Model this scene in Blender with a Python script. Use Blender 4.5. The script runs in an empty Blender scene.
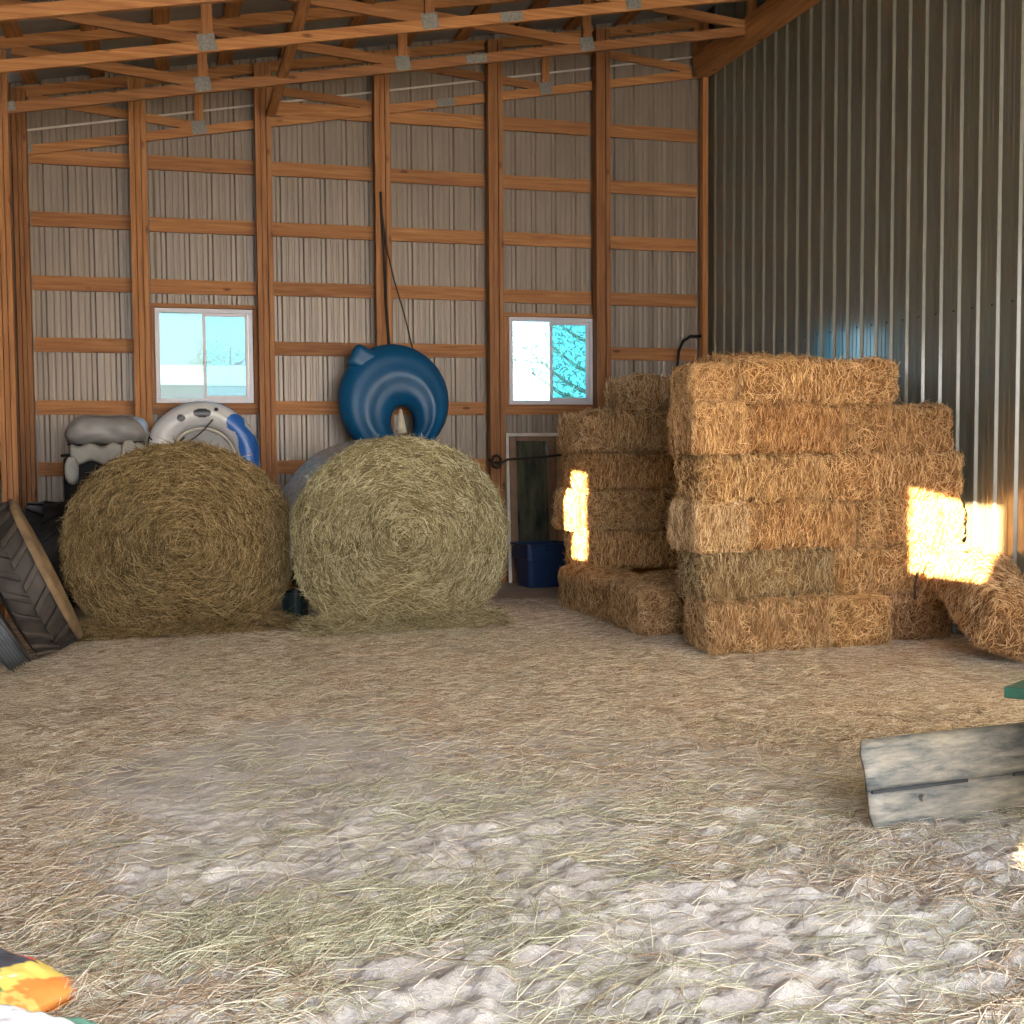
import bpy, bmesh, math
import numpy as np
from mathutils import Vector, Matrix

PI = math.pi
RNG = np.random.RandomState(7)
scn = bpy.context.scene
COL = scn.collection

# ------------------------------------------------------------------ noise
_perm = np.random.RandomState(3).randint(0, 65536, 65536)
_val = np.random.RandomState(4).rand(65536)
def _h(*c):
    k = np.zeros_like(c[0])
    for q in c:
        k = _perm[(k + q) & 65535]
    return _val[k]
def vnoise(*co):
    co = [np.asarray(c, float) for c in co]
    fl = [np.floor(c).astype(np.int64) for c in co]
    fr = [c - f for c, f in zip(co, fl)]
    fr = [f * f * f * (f * (f * 6 - 15) + 10) for f in fr]
    out = 0
    n = len(co)
    for m in range(1 << n):
        w = 1
        ii = []
        for d in range(n):
            b = (m >> d) & 1
            w = w * (fr[d] if b else 1 - fr[d])
            ii.append(fl[d] + b)
        out = out + w * _h(*ii)
    return out * 2 - 1
def fbm(co, octv=4, gain=.5):
    a, s, t = 1., 0, 0
    co = [np.asarray(c, float) for c in co]
    for i in range(octv):
        s = s + a * vnoise(*[c * (2.03 ** i) + 17.3 * i for c in co])
        t += a
        a *= gain
    return s / t
def sstep(a, b, x):
    t = np.clip((x - a) / (b - a), 0, 1)
    return t * t * (3 - 2 * t)

# ------------------------------------------------------------------ objects
def link(o, parent=None):
    COL.objects.link(o)
    if parent is not None:
        o.parent = parent
    return o
def tag(o, label=None, cat=None, group=None, kind=None):
    if label: o['label'] = label
    if cat: o['category'] = cat
    if group: o['group'] = group
    if kind: o['kind'] = kind
    return o
def empty(name, loc=(0, 0, 0), rz=0, rot=None):
    o = bpy.data.objects.new(name, None)
    o.empty_display_size = .1
    o.location = loc
    o.rotation_euler = rot if rot else (0, 0, rz)
    return link(o)

class MB:
    """collects shapes into one mesh"""
    def __init__(s):
        s.v, s.f = [], []
    def add(s, v, f):
        b = len(s.v)
        s.v += [tuple(p) for p in v]
        s.f += [tuple(i + b for i in q) for q in f]
        return s
    def box(s, x0, x1, y0, y1, z0, z1, M=None):
        v = [Vector((x, y, z)) for z in (z0, z1) for y in (y0, y1) for x in (x0, x1)]
        if M is not None:
            v = [M @ p for p in v]
        return s.add(v, [(0, 2, 3, 1), (4, 5, 7, 6), (0, 1, 5, 4), (2, 6, 7, 3), (0, 4, 6, 2), (1, 3, 7, 5)])
    def beam(s, p0, p1, w, h, up=(0, 0, 1)):
        """board from p0 to p1; h measured along 'up', w across"""
        p0, p1 = Vector(p0), Vector(p1)
        d = (p1 - p0).normalized()
        side = d.cross(Vector(up)).normalized()
        u = side.cross(d).normalized()
        v = [p + side * a * w / 2 + u * b * h / 2 for p in (p0, p1) for a, b in ((-1, -1), (1, -1), (1, 1), (-1, 1))]
        return s.add(v, [(0, 1, 2, 3), (7, 6, 5, 4), (0, 4, 5, 1), (1, 5, 6, 2), (2, 6, 7, 3), (3, 7, 4, 0)])
    def tube(s, pts, r, n=8, closed=False):
        pts = [Vector(p) for p in pts]
        m = len(pts)
        rr = r if hasattr(r, '__len__') else [r] * m
        prev = None
        v = []
        for i, p in enumerate(pts):
            if closed:
                t = pts[(i + 1) % m] - pts[i - 1]
            else:
                t = pts[min(i + 1, m - 1)] - pts[max(i - 1, 0)]
            t.normalize()
            if prev is None:
                a = Vector((0, 0, 1)) if abs(t.z) < .9 else Vector((1, 0, 0))
                prev = (a - t * a.dot(t)).normalized()
            else:
                prev = (prev - t * prev.dot(t)).normalized()
            q = t.cross(prev)
            for k in range(n):
                an = 2 * PI * k / n
                v.append(p + (prev * math.cos(an) + q * math.sin(an)) * rr[i])
        f = []
        for i in range(m if closed else m - 1):
            j = (i + 1) % m
            for k in range(n):
                l = (k + 1) % n
                f.append((i * n + k, i * n + l, j * n + l, j * n + k))
        if not closed:
            f.append(tuple(range(n - 1, -1, -1)))
            f.append(tuple((m - 1) * n + k for k in range(n)))
        return s.add(v, f)
    def lathe(s, prof, n=48, M=None, cap=False):
        """prof: list of (radius, axial) around local z"""
        v = []
        for r, z in prof:
            for k in range(n):
                a = 2 * PI * k / n
                p = Vector((r * math.cos(a), r * math.sin(a), z))
                v.append(M @ p if M is not None else p)
        f = []
        for i in range(len(prof) - 1):
            for k in range(n):
                l = (k + 1) % n
                f.append((i * n + k, i * n + l, (i + 1) * n + l, (i + 1) * n + k))
        if cap:
            f.append(tuple(range(n - 1, -1, -1)))
            f.append(tuple((len(prof) - 1) * n + k for k in range(n)))
        return s.add(v, f)
    def build(s, name, mat, parent=None, origin=(0, 0, 0), smooth=False, bevel=0, sub=0, kind=None):
        o3 = Vector(origin)
        me = bpy.data.meshes.new(name)
        me.from_pydata([Vector(p) - o3 for p in s.v], [], s.f)
        me.update()
        if mat: me.materials.append(mat)
        if smooth:
            me.polygons.foreach_set('use_smooth', [True] * len(me.polygons))
        o = bpy.data.objects.new(name, me)
        o.location = o3
        link(o, parent)
        if bevel:
            m = o.modifiers.new('edge', 'BEVEL')
            m.width = bevel; m.segments = 2; m.limit_method = 'ANGLE'; m.angle_limit = .7
        if sub:
            m = o.modifiers.new('round', 'SUBSURF')
            m.levels = m.render_levels = sub
        if kind: o['kind'] = kind
        return o

def np_mesh(name, V, Q, mat, smooth=True, col=None, attr=None):
    V = np.asarray(V, np.float32); Q = np.asarray(Q, np.int32)
    me = bpy.data.meshes.new(name)
    me.vertices.add(len(V)); me.vertices.foreach_set('co', V.ravel())
    k = Q.shape[1]
    me.loops.add(Q.size); me.loops.foreach_set('vertex_index', Q.ravel())
    me.polygons.add(len(Q))
    me.polygons.foreach_set('loop_start', np.arange(len(Q), dtype=np.int32) * k)
    try:
        me.polygons.foreach_set('loop_total', np.full(len(Q), k, np.int32))
    except Exception:
        pass
    me.polygons.foreach_set('use_smooth', np.full(len(Q), smooth))
    me.update(calc_edges=True)
    me.validate()
    if col is not None:
        a = me.color_attributes.new('Col', 'FLOAT_COLOR', 'POINT')
        c = np.ones((len(V), 4), np.float32); c[:, :3] = col
        a.data.foreach_set('color', c.ravel())
    if attr:
        for n, x in attr.items():
            a = me.attributes.new(n, 'FLOAT', 'POINT')
            a.data.foreach_set('value', np.asarray(x, np.float32))
    if mat: me.materials.append(mat)
    return me
def np_obj(name, me, parent=None, loc=(0, 0, 0)):
    o = bpy.data.objects.new(name, me)
    o.location = loc
    return link(o, parent)

def grid_faces(nu, nv, wrap_u=False):
    """vertex index u*nv+v"""
    f = []
    U = np.arange(nu if wrap_u else nu - 1)
    Vv = np.arange(nv - 1)
    a, b = np.meshgrid(U, Vv, indexing='ij')
    a2 = (a + 1) % nu
    return np.stack([a * nv + b, a2 * nv + b, a2 * nv + b + 1, a * nv + b + 1], -1).reshape(-1, 4)

def strands(C, T, w, B):
    """bent straws: centre C, half vector T, width w, bend offset B"""
    n = len(C)
    C = np.asarray(C); T = np.asarray(T); B = np.asarray(B)
    t = T / (np.linalg.norm(T, axis=1, keepdims=True) + 1e-9)
    a = np.where(np.abs(t[:, 2:3]) < .8, np.array([[0, 0, 1.]]), np.array([[1., 0, 0]]))
    s = np.cross(t, a); s /= np.linalg.norm(s, axis=1, keepdims=True) + 1e-9
    u = np.cross(s, t)
    w = np.asarray(w).reshape(-1, 1)
    V = np.zeros((n, 9, 3))
    for i, (P, k) in enumerate(((C - T, .7), (C + B, 1.), (C + T, .55))):
        for j, an in enumerate((0, 2.094, 4.189)):
            V[:, i * 3 + j] = P + (s * math.cos(an) + u * math.sin(an)) * w * k * .5
    q = []
    for i in range(2):
        for j in range(3):
            l = (j + 1) % 3
            q.append((i * 3 + j, i * 3 + l, i * 3 + 3 + l, i * 3 + 3 + j))
    Q = (np.array(q)[None] + (np.arange(n) * 9)[:, None, None]).reshape(-1, 4)
    return V.reshape(-1, 3), Q

# ------------------------------------------------------------------ materials
def newmat(name):
    m = bpy.data.materials.new(name)
    m.use_nodes = True
    nt = m.node_tree
    return m, nt.nodes, nt.links, nt.nodes['Principled BSDF']
def setv(b, base=None, rough=None, metal=None, spec=None):
    if base is not None: b.inputs['Base Color'].default_value = (*base, 1)
    if rough is not None: b.inputs['Roughness'].default_value = rough
    if metal is not None: b.inputs['Metallic'].default_value = metal
    if spec is not None: b.inputs['Specular IOR Level'].default_value = spec
def ramp(N, stops):
    r = N.new('ShaderNodeValToRGB')
    e = r.color_ramp.elements
    while len(e) > 1: e.remove(e[-1])
    e[0].position = stops[0][0]; e[0].color = (*stops[0][1], 1)
    for p, c in stops[1:]:
        k = e.new(p); k.color = (*c, 1)
    return r
def mapped(N, L, scale, coord='Object'):
    tc = N.new('ShaderNodeTexCoord'); mp = N.new('ShaderNodeMapping')
    mp.inputs['Scale'].default_value = scale
    L.new(tc.outputs[coord], mp.inputs['Vector'])
    return mp.outputs[0]
def noise(N, L, vec, sc=1., det=4, rough=.55, dist=0):
    n = N.new('ShaderNodeTexNoise')
    n.inputs['Scale'].default_value = sc; n.inputs['Detail'].default_value = det
    n.inputs['Roughness'].default_value = rough; n.inputs['Distortion'].default_value = dist
    L.new(vec, n.inputs['Vector'])
    return n.outputs['Fac']
def bump(N, L, b, h, st=.4, d=.01):
    k = N.new('ShaderNodeBump')
    k.inputs['Strength'].default_value = st; k.inputs['Distance'].default_value = d
    L.new(h, k.inputs['Height']); L.new(k.outputs[0], b.inputs['Normal'])
def mix(N, L, mode, fac, a, b):
    m = N.new('ShaderNodeMix'); m.data_type = 'RGBA'; m.blend_type = mode
    for s, x in ((0, fac), (6, a), (7, b)):
        if hasattr(x, 'is_linked') or hasattr(x, 'links'):
            L.new(x, m.inputs[s])
        else:
            m.inputs[s].default_value = x if s == 0 else (*x, 1)
    return m.outputs[2]
def plain(name, base, rough=.5, metal=0, spec=.5, var=.12, sc=8., bmp=0.):
    m, N, L, b = newmat(name)
    setv(b, base, rough, metal, spec)
    f = noise(N, L, mapped(N, L, (1, 1, 1)), sc, 5)
    r = ramp(N, [(.3, tuple(c * (1 - var) for c in base)), (.7, tuple(min(1, c * (1 + var)) for c in base))])
    L.new(f, r.inputs[0]); L.new(r.outputs[0], b.inputs['Base Color'])
    if bmp: bump(N, L, b, f, bmp)
    return m
def wood(axis, k=1.0, name=None):
    m, N, L, b = newmat(name or 'pine_grain_' + 'xyz'[axis])
    sc = [38, 38, 38]; sc[axis] = 1.6
    v = mapped(N, L, sc)
    g = noise(N, L, v, 1., 6, .6, .6)
    r = ramp(N, [(.22, (.17 * k, .062 * k, .022 * k)), (.5, (.33 * k, .15 * k, .056 * k)), (.78, (.48 * k, .25 * k, .108 * k))])
    L.new(g, r.inputs[0])
    sk = [5.5, 5.5, 5.5]; sk[axis] = 2.2
    vo = N.new('ShaderNodeTexVoronoi'); vo.inputs['Scale'].default_value = 1.
    L.new(mapped(N, L, sk), vo.inputs['Vector'])
    kr = ramp(N, [(.05, (.28, .2, .16)), (.13, (1, 1, 1))])
    L.new(vo.outputs['Distance'], kr.inputs[0])
    c = mix(N, L, 'MULTIPLY', .85, r.outputs[0], kr.outputs[0])
    oi = N.new('ShaderNodeObjectInfo')
    rr = ramp(N, [(0, (.74, .68, .64)), (.5, (1, .95, .9)), (1, (1.15, 1.1, 1.0))])
    L.new(oi.outputs['Random'], rr.inputs[0])
    c = mix(N, L, 'MULTIPLY', 1., c, rr.outputs[0])
    L.new(c, b.inputs['Base Color'])
    setv(b, rough=.62, spec=.3)
    bump(N, L, b, g, .2, .004)
    return m
def straw_mat(name, stops, objvar=.25, rough=.6, tint=True):
    """one colour per straw"""
    m, N, L, b = newmat(name)
    ge = N.new('ShaderNodeNewGeometry')
    r = ramp(N, stops)
    L.new(ge.outputs['Random Per Island'], r.inputs[0])
    c = r.outputs[0]
    if tint:
        oi = N.new('ShaderNodeObjectInfo')
        c = mix(N, L, 'MULTIPLY', 1., c, oi.outputs['Color'])
    L.new(c, b.inputs['Base Color'])
    setv(b, rough=rough, spec=.35)
    return m
def packed_mat(name, stops, sc=(60, 60, 14), tint=True):
    """packed straw: short streaks"""
    m, N, L, b = newmat(name)
    v = mapped(N, L, sc)
    f = noise(N, L, v, 1., 6, .65, 1.4)
    r = ramp(N, stops)
    L.new(f, r.inputs[0])
    f2 = noise(N, L, mapped(N, L, (1, 1, 1)), 6., 3)
    r2 = ramp(N, [(.3, (.72, .7, .68)), (.7, (1.12, 1.1, 1.08))])
    L.new(f2, r2.inputs[0])
    c = mix(N, L, 'MULTIPLY', 1., r.outputs[0], r2.outputs[0])
    if tint:
        oi = N.new('ShaderNodeObjectInfo')
        c = mix(N, L, 'MULTIPLY', 1., c, oi.outputs['Color'])
    L.new(c, b.inputs['Base Color'])
    setv(b, rough=.85, spec=.15)
    bump(N, L, b, f, .9, .012)
    return m
def attr_mat(name, rough=.4, spec=.5, attr='Col'):
    m, N, L, b = newmat(name)
    a = N.new('ShaderNodeAttribute'); a.attribute_name = attr
    f = noise(N, L, mapped(N, L, (1, 1, 1)), 9, 4)
    r = ramp(N, [(.3, (.9, .9, .9)), (.7, (1.05, 1.05, 1.05))]); L.new(f, r.inputs[0])
    L.new(mix(N, L, 'MULTIPLY', 1., a.outputs['Color'], r.outputs[0]), b.inputs['Base Color'])
    setv(b, rough=rough, spec=spec)
    return m
def glass_mat(name, tint, refl=.1):
    m, N, L, b = newmat(name)
    N.remove(b)
    out = N['Material Output']
    t = N.new('ShaderNodeBsdfTransparent'); t.inputs[0].default_value = (*tint, 1)
    g = N.new('ShaderNodeBsdfGlossy'); g.inputs['Roughness'].default_value = .06
    g.inputs[0].default_value = (.9, .95, 1, 1)
    d = N.new('ShaderNodeBsdfDiffuse'); d.inputs[0].default_value = (.5, .55, .55, 1)
    f = noise(N, L, mapped(N, L, (1, 1, 1)), 7, 5)
    r = ramp(N, [(.4, (.05, .05, .05)), (.8, (.16, .16, .16))]); L.new(f, r.inputs[0])
    m1 = N.new('ShaderNodeMixShader'); L.new(r.outputs[0], m1.inputs[0]); L.new(t.outputs[0], m1.inputs[1]); L.new(d.outputs[0], m1.inputs[2])
    fr = N.new('ShaderNodeFresnel'); fr.inputs[0].default_value = 1.45
    m2 = N.new('ShaderNodeMixShader'); L.new(fr.outputs[0], m2.inputs[0]); L.new(m1.outputs[0], m2.inputs[1]); L.new(g.outputs[0], m2.inputs[2])
    L.new(m2.outputs[0], out.inputs[0])
    return m

WX, WY, WZ = wood(0), wood(1), wood(2)
GALV = plain('galvanised_steel', (.20, .195, .18), .55, .3, var=.35, sc=60)
GREYMETAL = plain('roof_sheet', (.20, .205, .20), .45, .1)
WHITEVINYL = plain('white_vinyl', (.55, .54, .60), .35, var=.04)
BLACKPL = plain('black_plastic', (.004, .004, .006), .8, var=.2)
RUBBER = plain('tyre_rubber', (.018, .018, .02), .55, var=.35, sc=14, bmp=.2)
DUSTYRUBBER = plain('dusty_rubber', (.15, .10, .055), .8, var=.4, sc=9)
GREYRUBBER = plain('weathered_grey_rubber', (.085, .095, .105), .6, var=.3, sc=12)
TREADRUBBER = plain('dusty_tread_rubber', (.035, .028, .024), .7, var=.5, sc=9)
BLUEVINYL = plain('blue_vinyl', (.003, .075, .19), .42, spec=.4, var=.12, sc=4)
BLUETOTE = plain('blue_tote_plastic', (.008, .032, .10), .45, var=.15, sc=5)
GREYVINYL = plain('grey_vinyl', (.22, .215, .215), .45, var=.12, sc=6, bmp=.1)
PALETRIM = plain('pale_trim', (.55, .5, .45), .5)
ROPE = plain('dark_rope', (.02, .016, .014), .8)
TWIGM = plain('twig_bark', (.06, .035, .03), .9)
GREENPAINT = plain('green_paint', (.02, .10, .07), .35, var=.15)
PALEPAINT = plain('pale_rim_paint', (.6, .62, .6), .4, var=.1)
RIMGREY = plain('grey_rim_paint', (.30, .30, .28), .45)

# painted siding of the two walls
def siding_mat(name, base, rough, spec, coat=0, metal=0):
    m, N, L, b = newmat(name)
    v = mapped(N, L, (3, 3, .7))
    f = noise(N, L, v, 2., 5)
    r = ramp(N, [(.3, tuple(c * .9 for c in base)), (.7, tuple(c * 1.1 for c in base))])
    L.new(f, r.inputs[0]); L.new(r.outputs[0], b.inputs['Base Color'])
    setv(b, rough=rough, spec=spec, metal=metal)
    b.inputs['Coat Weight'].default_value = coat
    b.inputs['Coat Roughness'].default_value = .15
    b.inputs['Coat IOR'].default_value = 1.85
    return m
SIDE_BACK = siding_mat('primer_back_of_siding', (.225, .18, .142), .38, .5, 0, .12)
SIDE_RIGHT = siding_mat('dark_painted_siding', (.125, .13, .105), .42, .5, 1., .1)

STRAW_STOPS = [(0, (.15, .08, .03)), (.3, (.39, .235, .11)), (.65, (.64, .435, .225)), (1, (.90, .72, .47))]
HAY_STOPS = [(0, (.10, .07, .028)), (.35, (.29, .225, .10)), (.7, (.50, .42, .22)), (1, (.80, .72, .48))]
STRAW = straw_mat('straw_stalks', STRAW_STOPS)
HAY = straw_mat('hay_stalks', HAY_STOPS)
FLOORSTRAW = straw_mat('scattered_straw', [(0, (.21, .13, .075)), (.35, (.46, .345, .235)), (.7, (.66, .56, .44)), (1, (.86, .82, .74))], tint=False)
FLOORHAY = straw_mat('scattered_green_hay', [(0, (.20, .19, .11)), (.5, (.46, .45, .31)), (1, (.80, .79, .64))], tint=False)
PACKED = packed_mat('packed_straw', [(.30, (.06, .03, .011)), (.5, (.25, .135, .06)), (.75, (.50, .32, .155))])  # dark body colour stands in for shade between the stalks
PACKEDHAY = packed_mat('packed_hay', [(.30, (.05, .036, .014)), (.5, (.20, .15, .065)), (.75, (.42, .34, .17))], sc=(40, 40, 40))  # hay body darkened too, shade in the gaps is part of its colour

# net wrap
def net_mat():
    m, N, L, b = newmat('net_wrap')
    f = noise(N, L, mapped(N, L, (22, 7, 22)), 1., 6, .7)
    r = ramp(N, [(.36, (.30, .26, .18)), (.5, (.50, .52, .55)), (.8, (.66, .70, .78))])
    L.new(f, r.inputs[0]); L.new(r.outputs[0], b.inputs['Base Color'])
    setv(b, rough=.45)
    bump(N, L, b, f, .5, .01)
    return m
NETWRAP = net_mat()

# ------------------------------------------------------------------ camera
F_PX, YAW, PITCH, ROLL = 1214.77, .2754, .0563, -.0064
cam_d = bpy.data.cameras.new('camera')
cam_d.sensor_width = 36
cam_d.lens = 36 * F_PX / 1024
cam_d.clip_start = .02
cam = link(bpy.data.objects.new('camera', cam_d))
R = Vector((math.cos(YAW), -math.sin(YAW), 0))
Fh = Vector((math.sin(YAW), math.cos(YAW), 0))
Fw = Fh * math.cos(PITCH) - Vector((0, 0, 1)) * math.sin(PITCH)
U = Vector((0, 0, 1)) * math.cos(PITCH) + Fh * math.sin(PITCH)
cr, sr = math.cos(ROLL), math.sin(ROLL)
Rx = R * cr + U * sr
Ux = U * cr - R * sr
M = Matrix.Identity(4)
for i in range(3):
    M[i][0], M[i][1], M[i][2] = Rx[i], Ux[i], -Fw[i]
M.translation = Vector((0, 0, 1.5))
cam.matrix_world = M
scn.camera = cam

# ------------------------------------------------------------------ building dimensions
XL, XR, YB, YF = -1.42, 5.9, 12.81, -1.7
SL = .178
def zb(x): return 4.30 + SL * (x + 1.23)          # underside of the bottom chords
def zr(x): return zb(x) + .74                     # roof sheet

def rib_profile(a0, a1, phase, h, minor=.0035, step=.2286):
    pts = []
    k0 = math.floor((a0 - phase) / step) - 1
    k = k0
    while phase + k * step < a1 + step:
        c = phase + k * step
        pts += [(c - .032, 0), (c - .016, h), (c + .016, h), (c + .032, 0)]
        for t in (step * .37, step * .63):
            pts += [(c + t - .016, 0), (c + t - .007, minor), (c + t + .007, minor), (c + t + .016, 0)]
        k += 1
    out = [(a0, 0)]
    for i in range(len(pts)):
        if a0 < pts[i][0] < a1: out.append(pts[i])
    out.append((a1, 0))
    return out
def siding(mb, axis, at, outdir, a0, a1, z0, z1, phase, h, minor=.0035):
    pr = rib_profile(a0, a1, phase, h, minor)
    v = []
    for a, d in pr:
        c = at + outdir * d
        zt = z1(a) if callable(z1) else z1
        for z in (z0, zt):
            v.append((a, c, z) if axis == 'x' else (c, a, z))
    f = [(2 * i, 2 * i + 2, 2 * i + 3, 2 * i + 1) for i in range(len(pr) - 1)]
    mb.add(v, f)

# ------------------------------------------------------------------ back wall
W1 = (-.08, .84, 1.95, 2.86)
W2 = (3.60, 4.525, 1.945, 2.85)
mb = MB()
xs = [XL, W1[0], W1[1], W2[0], W2[1], XR]
for i in range(5):
    a, b_ = xs[i], xs[i + 1]
    if i in (1, 3):
        w = W1 if i == 1 else W2
        siding(mb, 'x', YB, 1, a, b_, -.05, w[2], -.912, .019)
        siding(mb, 'x', YB, 1, a, b_, w[3], zr, -.912, .019)
    else:
        siding(mb, 'x', YB, 1, a, b_, -.05, zr, -.912, .019)
wall_back = mb.build('wall_back', SIDE_BACK, kind='structure')
# girts between the posts
PX = [-1.30, -.218, .992, 2.20, 3.41, 4.62, 5.838]
PW = [.13, .165, .165, .165, .165, .165, .075]
ROWS = [4.931 - .6096 * k for k in range(9)]
rg = np.random.RandomState(5)
for b in range(6):
    x0 = PX[b] + PW[b] / 2 + .002; x1 = PX[b + 1] - PW[b + 1] / 2 - .002
    for k, z in enumerate(ROWS):
        if z > zb((x0 + x1) / 2) + .25: continue
        if b in (1, 4) and k == 4: continue
        dz = rg.uniform(-.006, .006)
        MB().box(x0, x1, 12.77, 12.808, z - .07 + dz, z + .07 + dz).build('girt', WX, wall_back)
# rough framing round the two windows
for w, b in ((W1, 1), (W2, 4)):
    x0 = PX[b] + PW[b] / 2 + .002; x1 = PX[b + 1] - PW[b + 1] / 2 - .002
    MB().box(x0, x1, 12.736, 12.805, w[3] + .025, w[3] + .065).build('window_header', WX, wall_back)
    MB().box(x0, x1, 12.736, 12.768, w[2] - .065, w[2] - .025).build('window_sill_board', WX, wall_back)
    if w[0] - x0 > .05:
        MB().box(x0, w[0] - .028, 12.736, 12.805, w[2] - .02, w[3] + .022).build('window_stud', WZ, wall_back)
    MB().box(w[1] + .028, x1, 12.736, 12.805, w[2] - .02, w[3] + .022).build('window_stud', WZ, wall_back)
# pale strip where the upper sheet laps the lower one
mb = MB(); mb.beam((-1.3, 12.803, zb(-1.3) + .27), (5.8, 12.803, zb(5.8) + .27), .004, .02)
mb.build('lap_strip', PALETRIM, wall_back)

# windows
GL1 = glass_mat('tinted_window_glass', (.12, .34, .42))  # tint also dims the overbright outdoors
GL2 = glass_mat('dimming_window_glass', (.17, .26, .27))  # darker tint holds down the outdoor light in this pane
def window(name, w, y, glass_l, glass_r):
    x0, x1, z0, z1 = w
    fr = MB(); t = .034
    fr.box(x0 - .02, x1 + .02, y, y + .09, z0 - .02, z0 + t - .01)
    fr.box(x0 - .02, x1 + .02, y, y + .09, z1 - t + .01, z1 + .02)
    fr.box(x0 - .02, x0 + t - .01, y, y + .09, z0 + t - .01, z1 - t + .01)
    fr.box(x1 - t + .01, x1 + .02, y, y + .09, z0 + t - .01, z1 - t + .01)
    o = fr.build(name, WHITEVINYL, kind='structure', bevel=.004)
    xm = (x0 + x1) / 2
    mb = MB(); s = .032
    a, b_ = xm - .015, x1 - t + .008
    c, d = z0 + t - .01, z1 - t + .01
    mb.box(a, a + s, y + .015, y + .045, c, d); mb.box(b_ - s, b_, y + .015, y + .045, c, d)
    mb.box(a + s, b_ - s, y + .015, y + .045, c, c + s); mb.box(a + s, b_ - s, y + .015, y + .045, d - s, d)
    sash = mb.build('sash', WHITEVINYL, o, bevel=.003)
    MB().box(a + s - .004, b_ - s + .004, y + .028, y + .032, c + s - .004, d - s + .004).build('glass', glass_r, sash)
    MB().box(x0 + t - .014, xm, y + .058, y + .062, c - .004, d + .004).build('glass', glass_l, o)
    return o
window('window_1', W1, 12.74, GL2, GL1)
window('window_2', W2, 12.74, glass_mat('bright_tint_glass', (.44, .62, .70)), GL1)  # left pane's extra brightness is put into a lighter tint

# posts
plabels = [('wooden corner post at the left end of the back wall', 'post'),
           ('laminated wooden post on the left side of the left window', 'post'),
           ('laminated wooden post between the left window and the big blue tube', 'post'),
           ('laminated wooden post with the dark rope, directly above the blue tube', 'post'),
           ('laminated wooden post between the blue tube and the right window', 'post'),
           ('laminated wooden post on the right side of the right window', 'post'),
           ('slim wooden corner post where the back wall meets the dark metal wall', 'post')]
def post(x, y, w, d, z1, lab, ply='x'):
    mb = MB(); n = 3 if w > .1 else 2
    for i in range(n):
        a = -w / 2 + i * w / n; c = a + w / n - .003
        jit = (.012 if i % 2 else 0)
        mb.box(x + a, x + c - .003, y - d / 2 + jit, y + d / 2, 0, z1)
    o = mb.build('wooden_post', WZ, origin=(x, y, 0))
    return tag(o, lab, 'post', 'wall posts')
for i, x in enumerate(PX):
    post(x, 12.663, PW[i], .136 if i < 6 else .09, zb(x) + .62, plabels[i][0])
lp = post(-1.325, 11.42, .14, .12, zb(-1.3) + .6, 'wooden side wall post at the left edge of view, in front of the corner post')

# ------------------------------------------------------------------ right wall
mb = MB()
siding(mb, 'y', XR, -1, YF, YB, -.05, zr(XR), 9.989, .02, .002)
wall_right = mb.build('wall_right', SIDE_RIGHT, kind='structure')
for k in range(-12, 13):
    yy = 9.989 + .2286 * k + .055
    if 7.2 < yy < 12.7:
        MB().tube([(XR - .001, yy, 2.505), (XR - .008, yy, 2.505)], .007, 6).build('screw', ROPE, wall_right)
MB().box(5.70, 5.872, 7.5, 12.66, 5.55, 5.78).build('trim_1', WY, kind='structure')

# ------------------------------------------------------------------ left wall with added openings out of view that aim the sun beams
SUN_SLOTS = [(-.96, -.76, 1.10, 1.24), (.10, 1.05, 2.22, 2.86), (5.10, 5.44, 1.70, 2.50)]  # made-up openings, each placed to throw one sun patch
mb = MB()
ys = [YF] + [q for o in SUN_SLOTS for q in o[:2]] + [YB]
for i in range(len(ys) - 1):
    if i % 2:
        o = SUN_SLOTS[i // 2]
        siding(mb, 'y', XL - .03, -1, ys[i], ys[i + 1], -.05, o[2], 0, .019)
        siding(mb, 'y', XL - .03, -1, ys[i], ys[i + 1], o[3], zr(XL) + .02, 0, .019)
    else:
        siding(mb, 'y', XL - .03, -1, ys[i], ys[i + 1], -.05, zr(XL) + .02, 0, .019)
wall_left = mb.build('wall_left', SIDE_BACK, kind='structure')
for k, z in enumerate(ROWS):
    if 0 < z < 4.2:
        for ya, yb in ((11.58, 12.66), (10.3, 11.42)):
            MB().box(XL - .025, XL + .012, ya, yb, z - .07, z + .07).build('girt', WY, wall_left)
for i, o in enumerate(SUN_SLOTS):
    fr = MB(); t = .03
    y0, y1, z0, z1 = o
    fr.box(XL - .05, XL + .03, y0 - t, y1 + t, z0 - t, z0); fr.box(XL - .05, XL + .03, y0 - t, y1 + t, z1, z1 + t)
    fr.box(XL - .05, XL + .03, y0 - t, y0, z0, z1); fr.box(XL - .05, XL + .03, y1, y1 + t, z0, z1)
    fr.build('window_%d' % (i + 3), WHITEVINYL, kind='structure')  # frame of an added, unseen opening that shapes a sun beam
# front wall: a wide open doorway behind the camera
mb = MB()
mb.box(XL - .05, -1.2, YF - .1, YF, 0, 4.5); mb.box(5.6, XR + .05, YF - .1, YF, 0, 5.5)
mb.box(XL - .05, XR + .05, YF - .1, YF, 4.4, 6.4)
mb.build('wall_front', SIDE_BACK, kind='structure')

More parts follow.
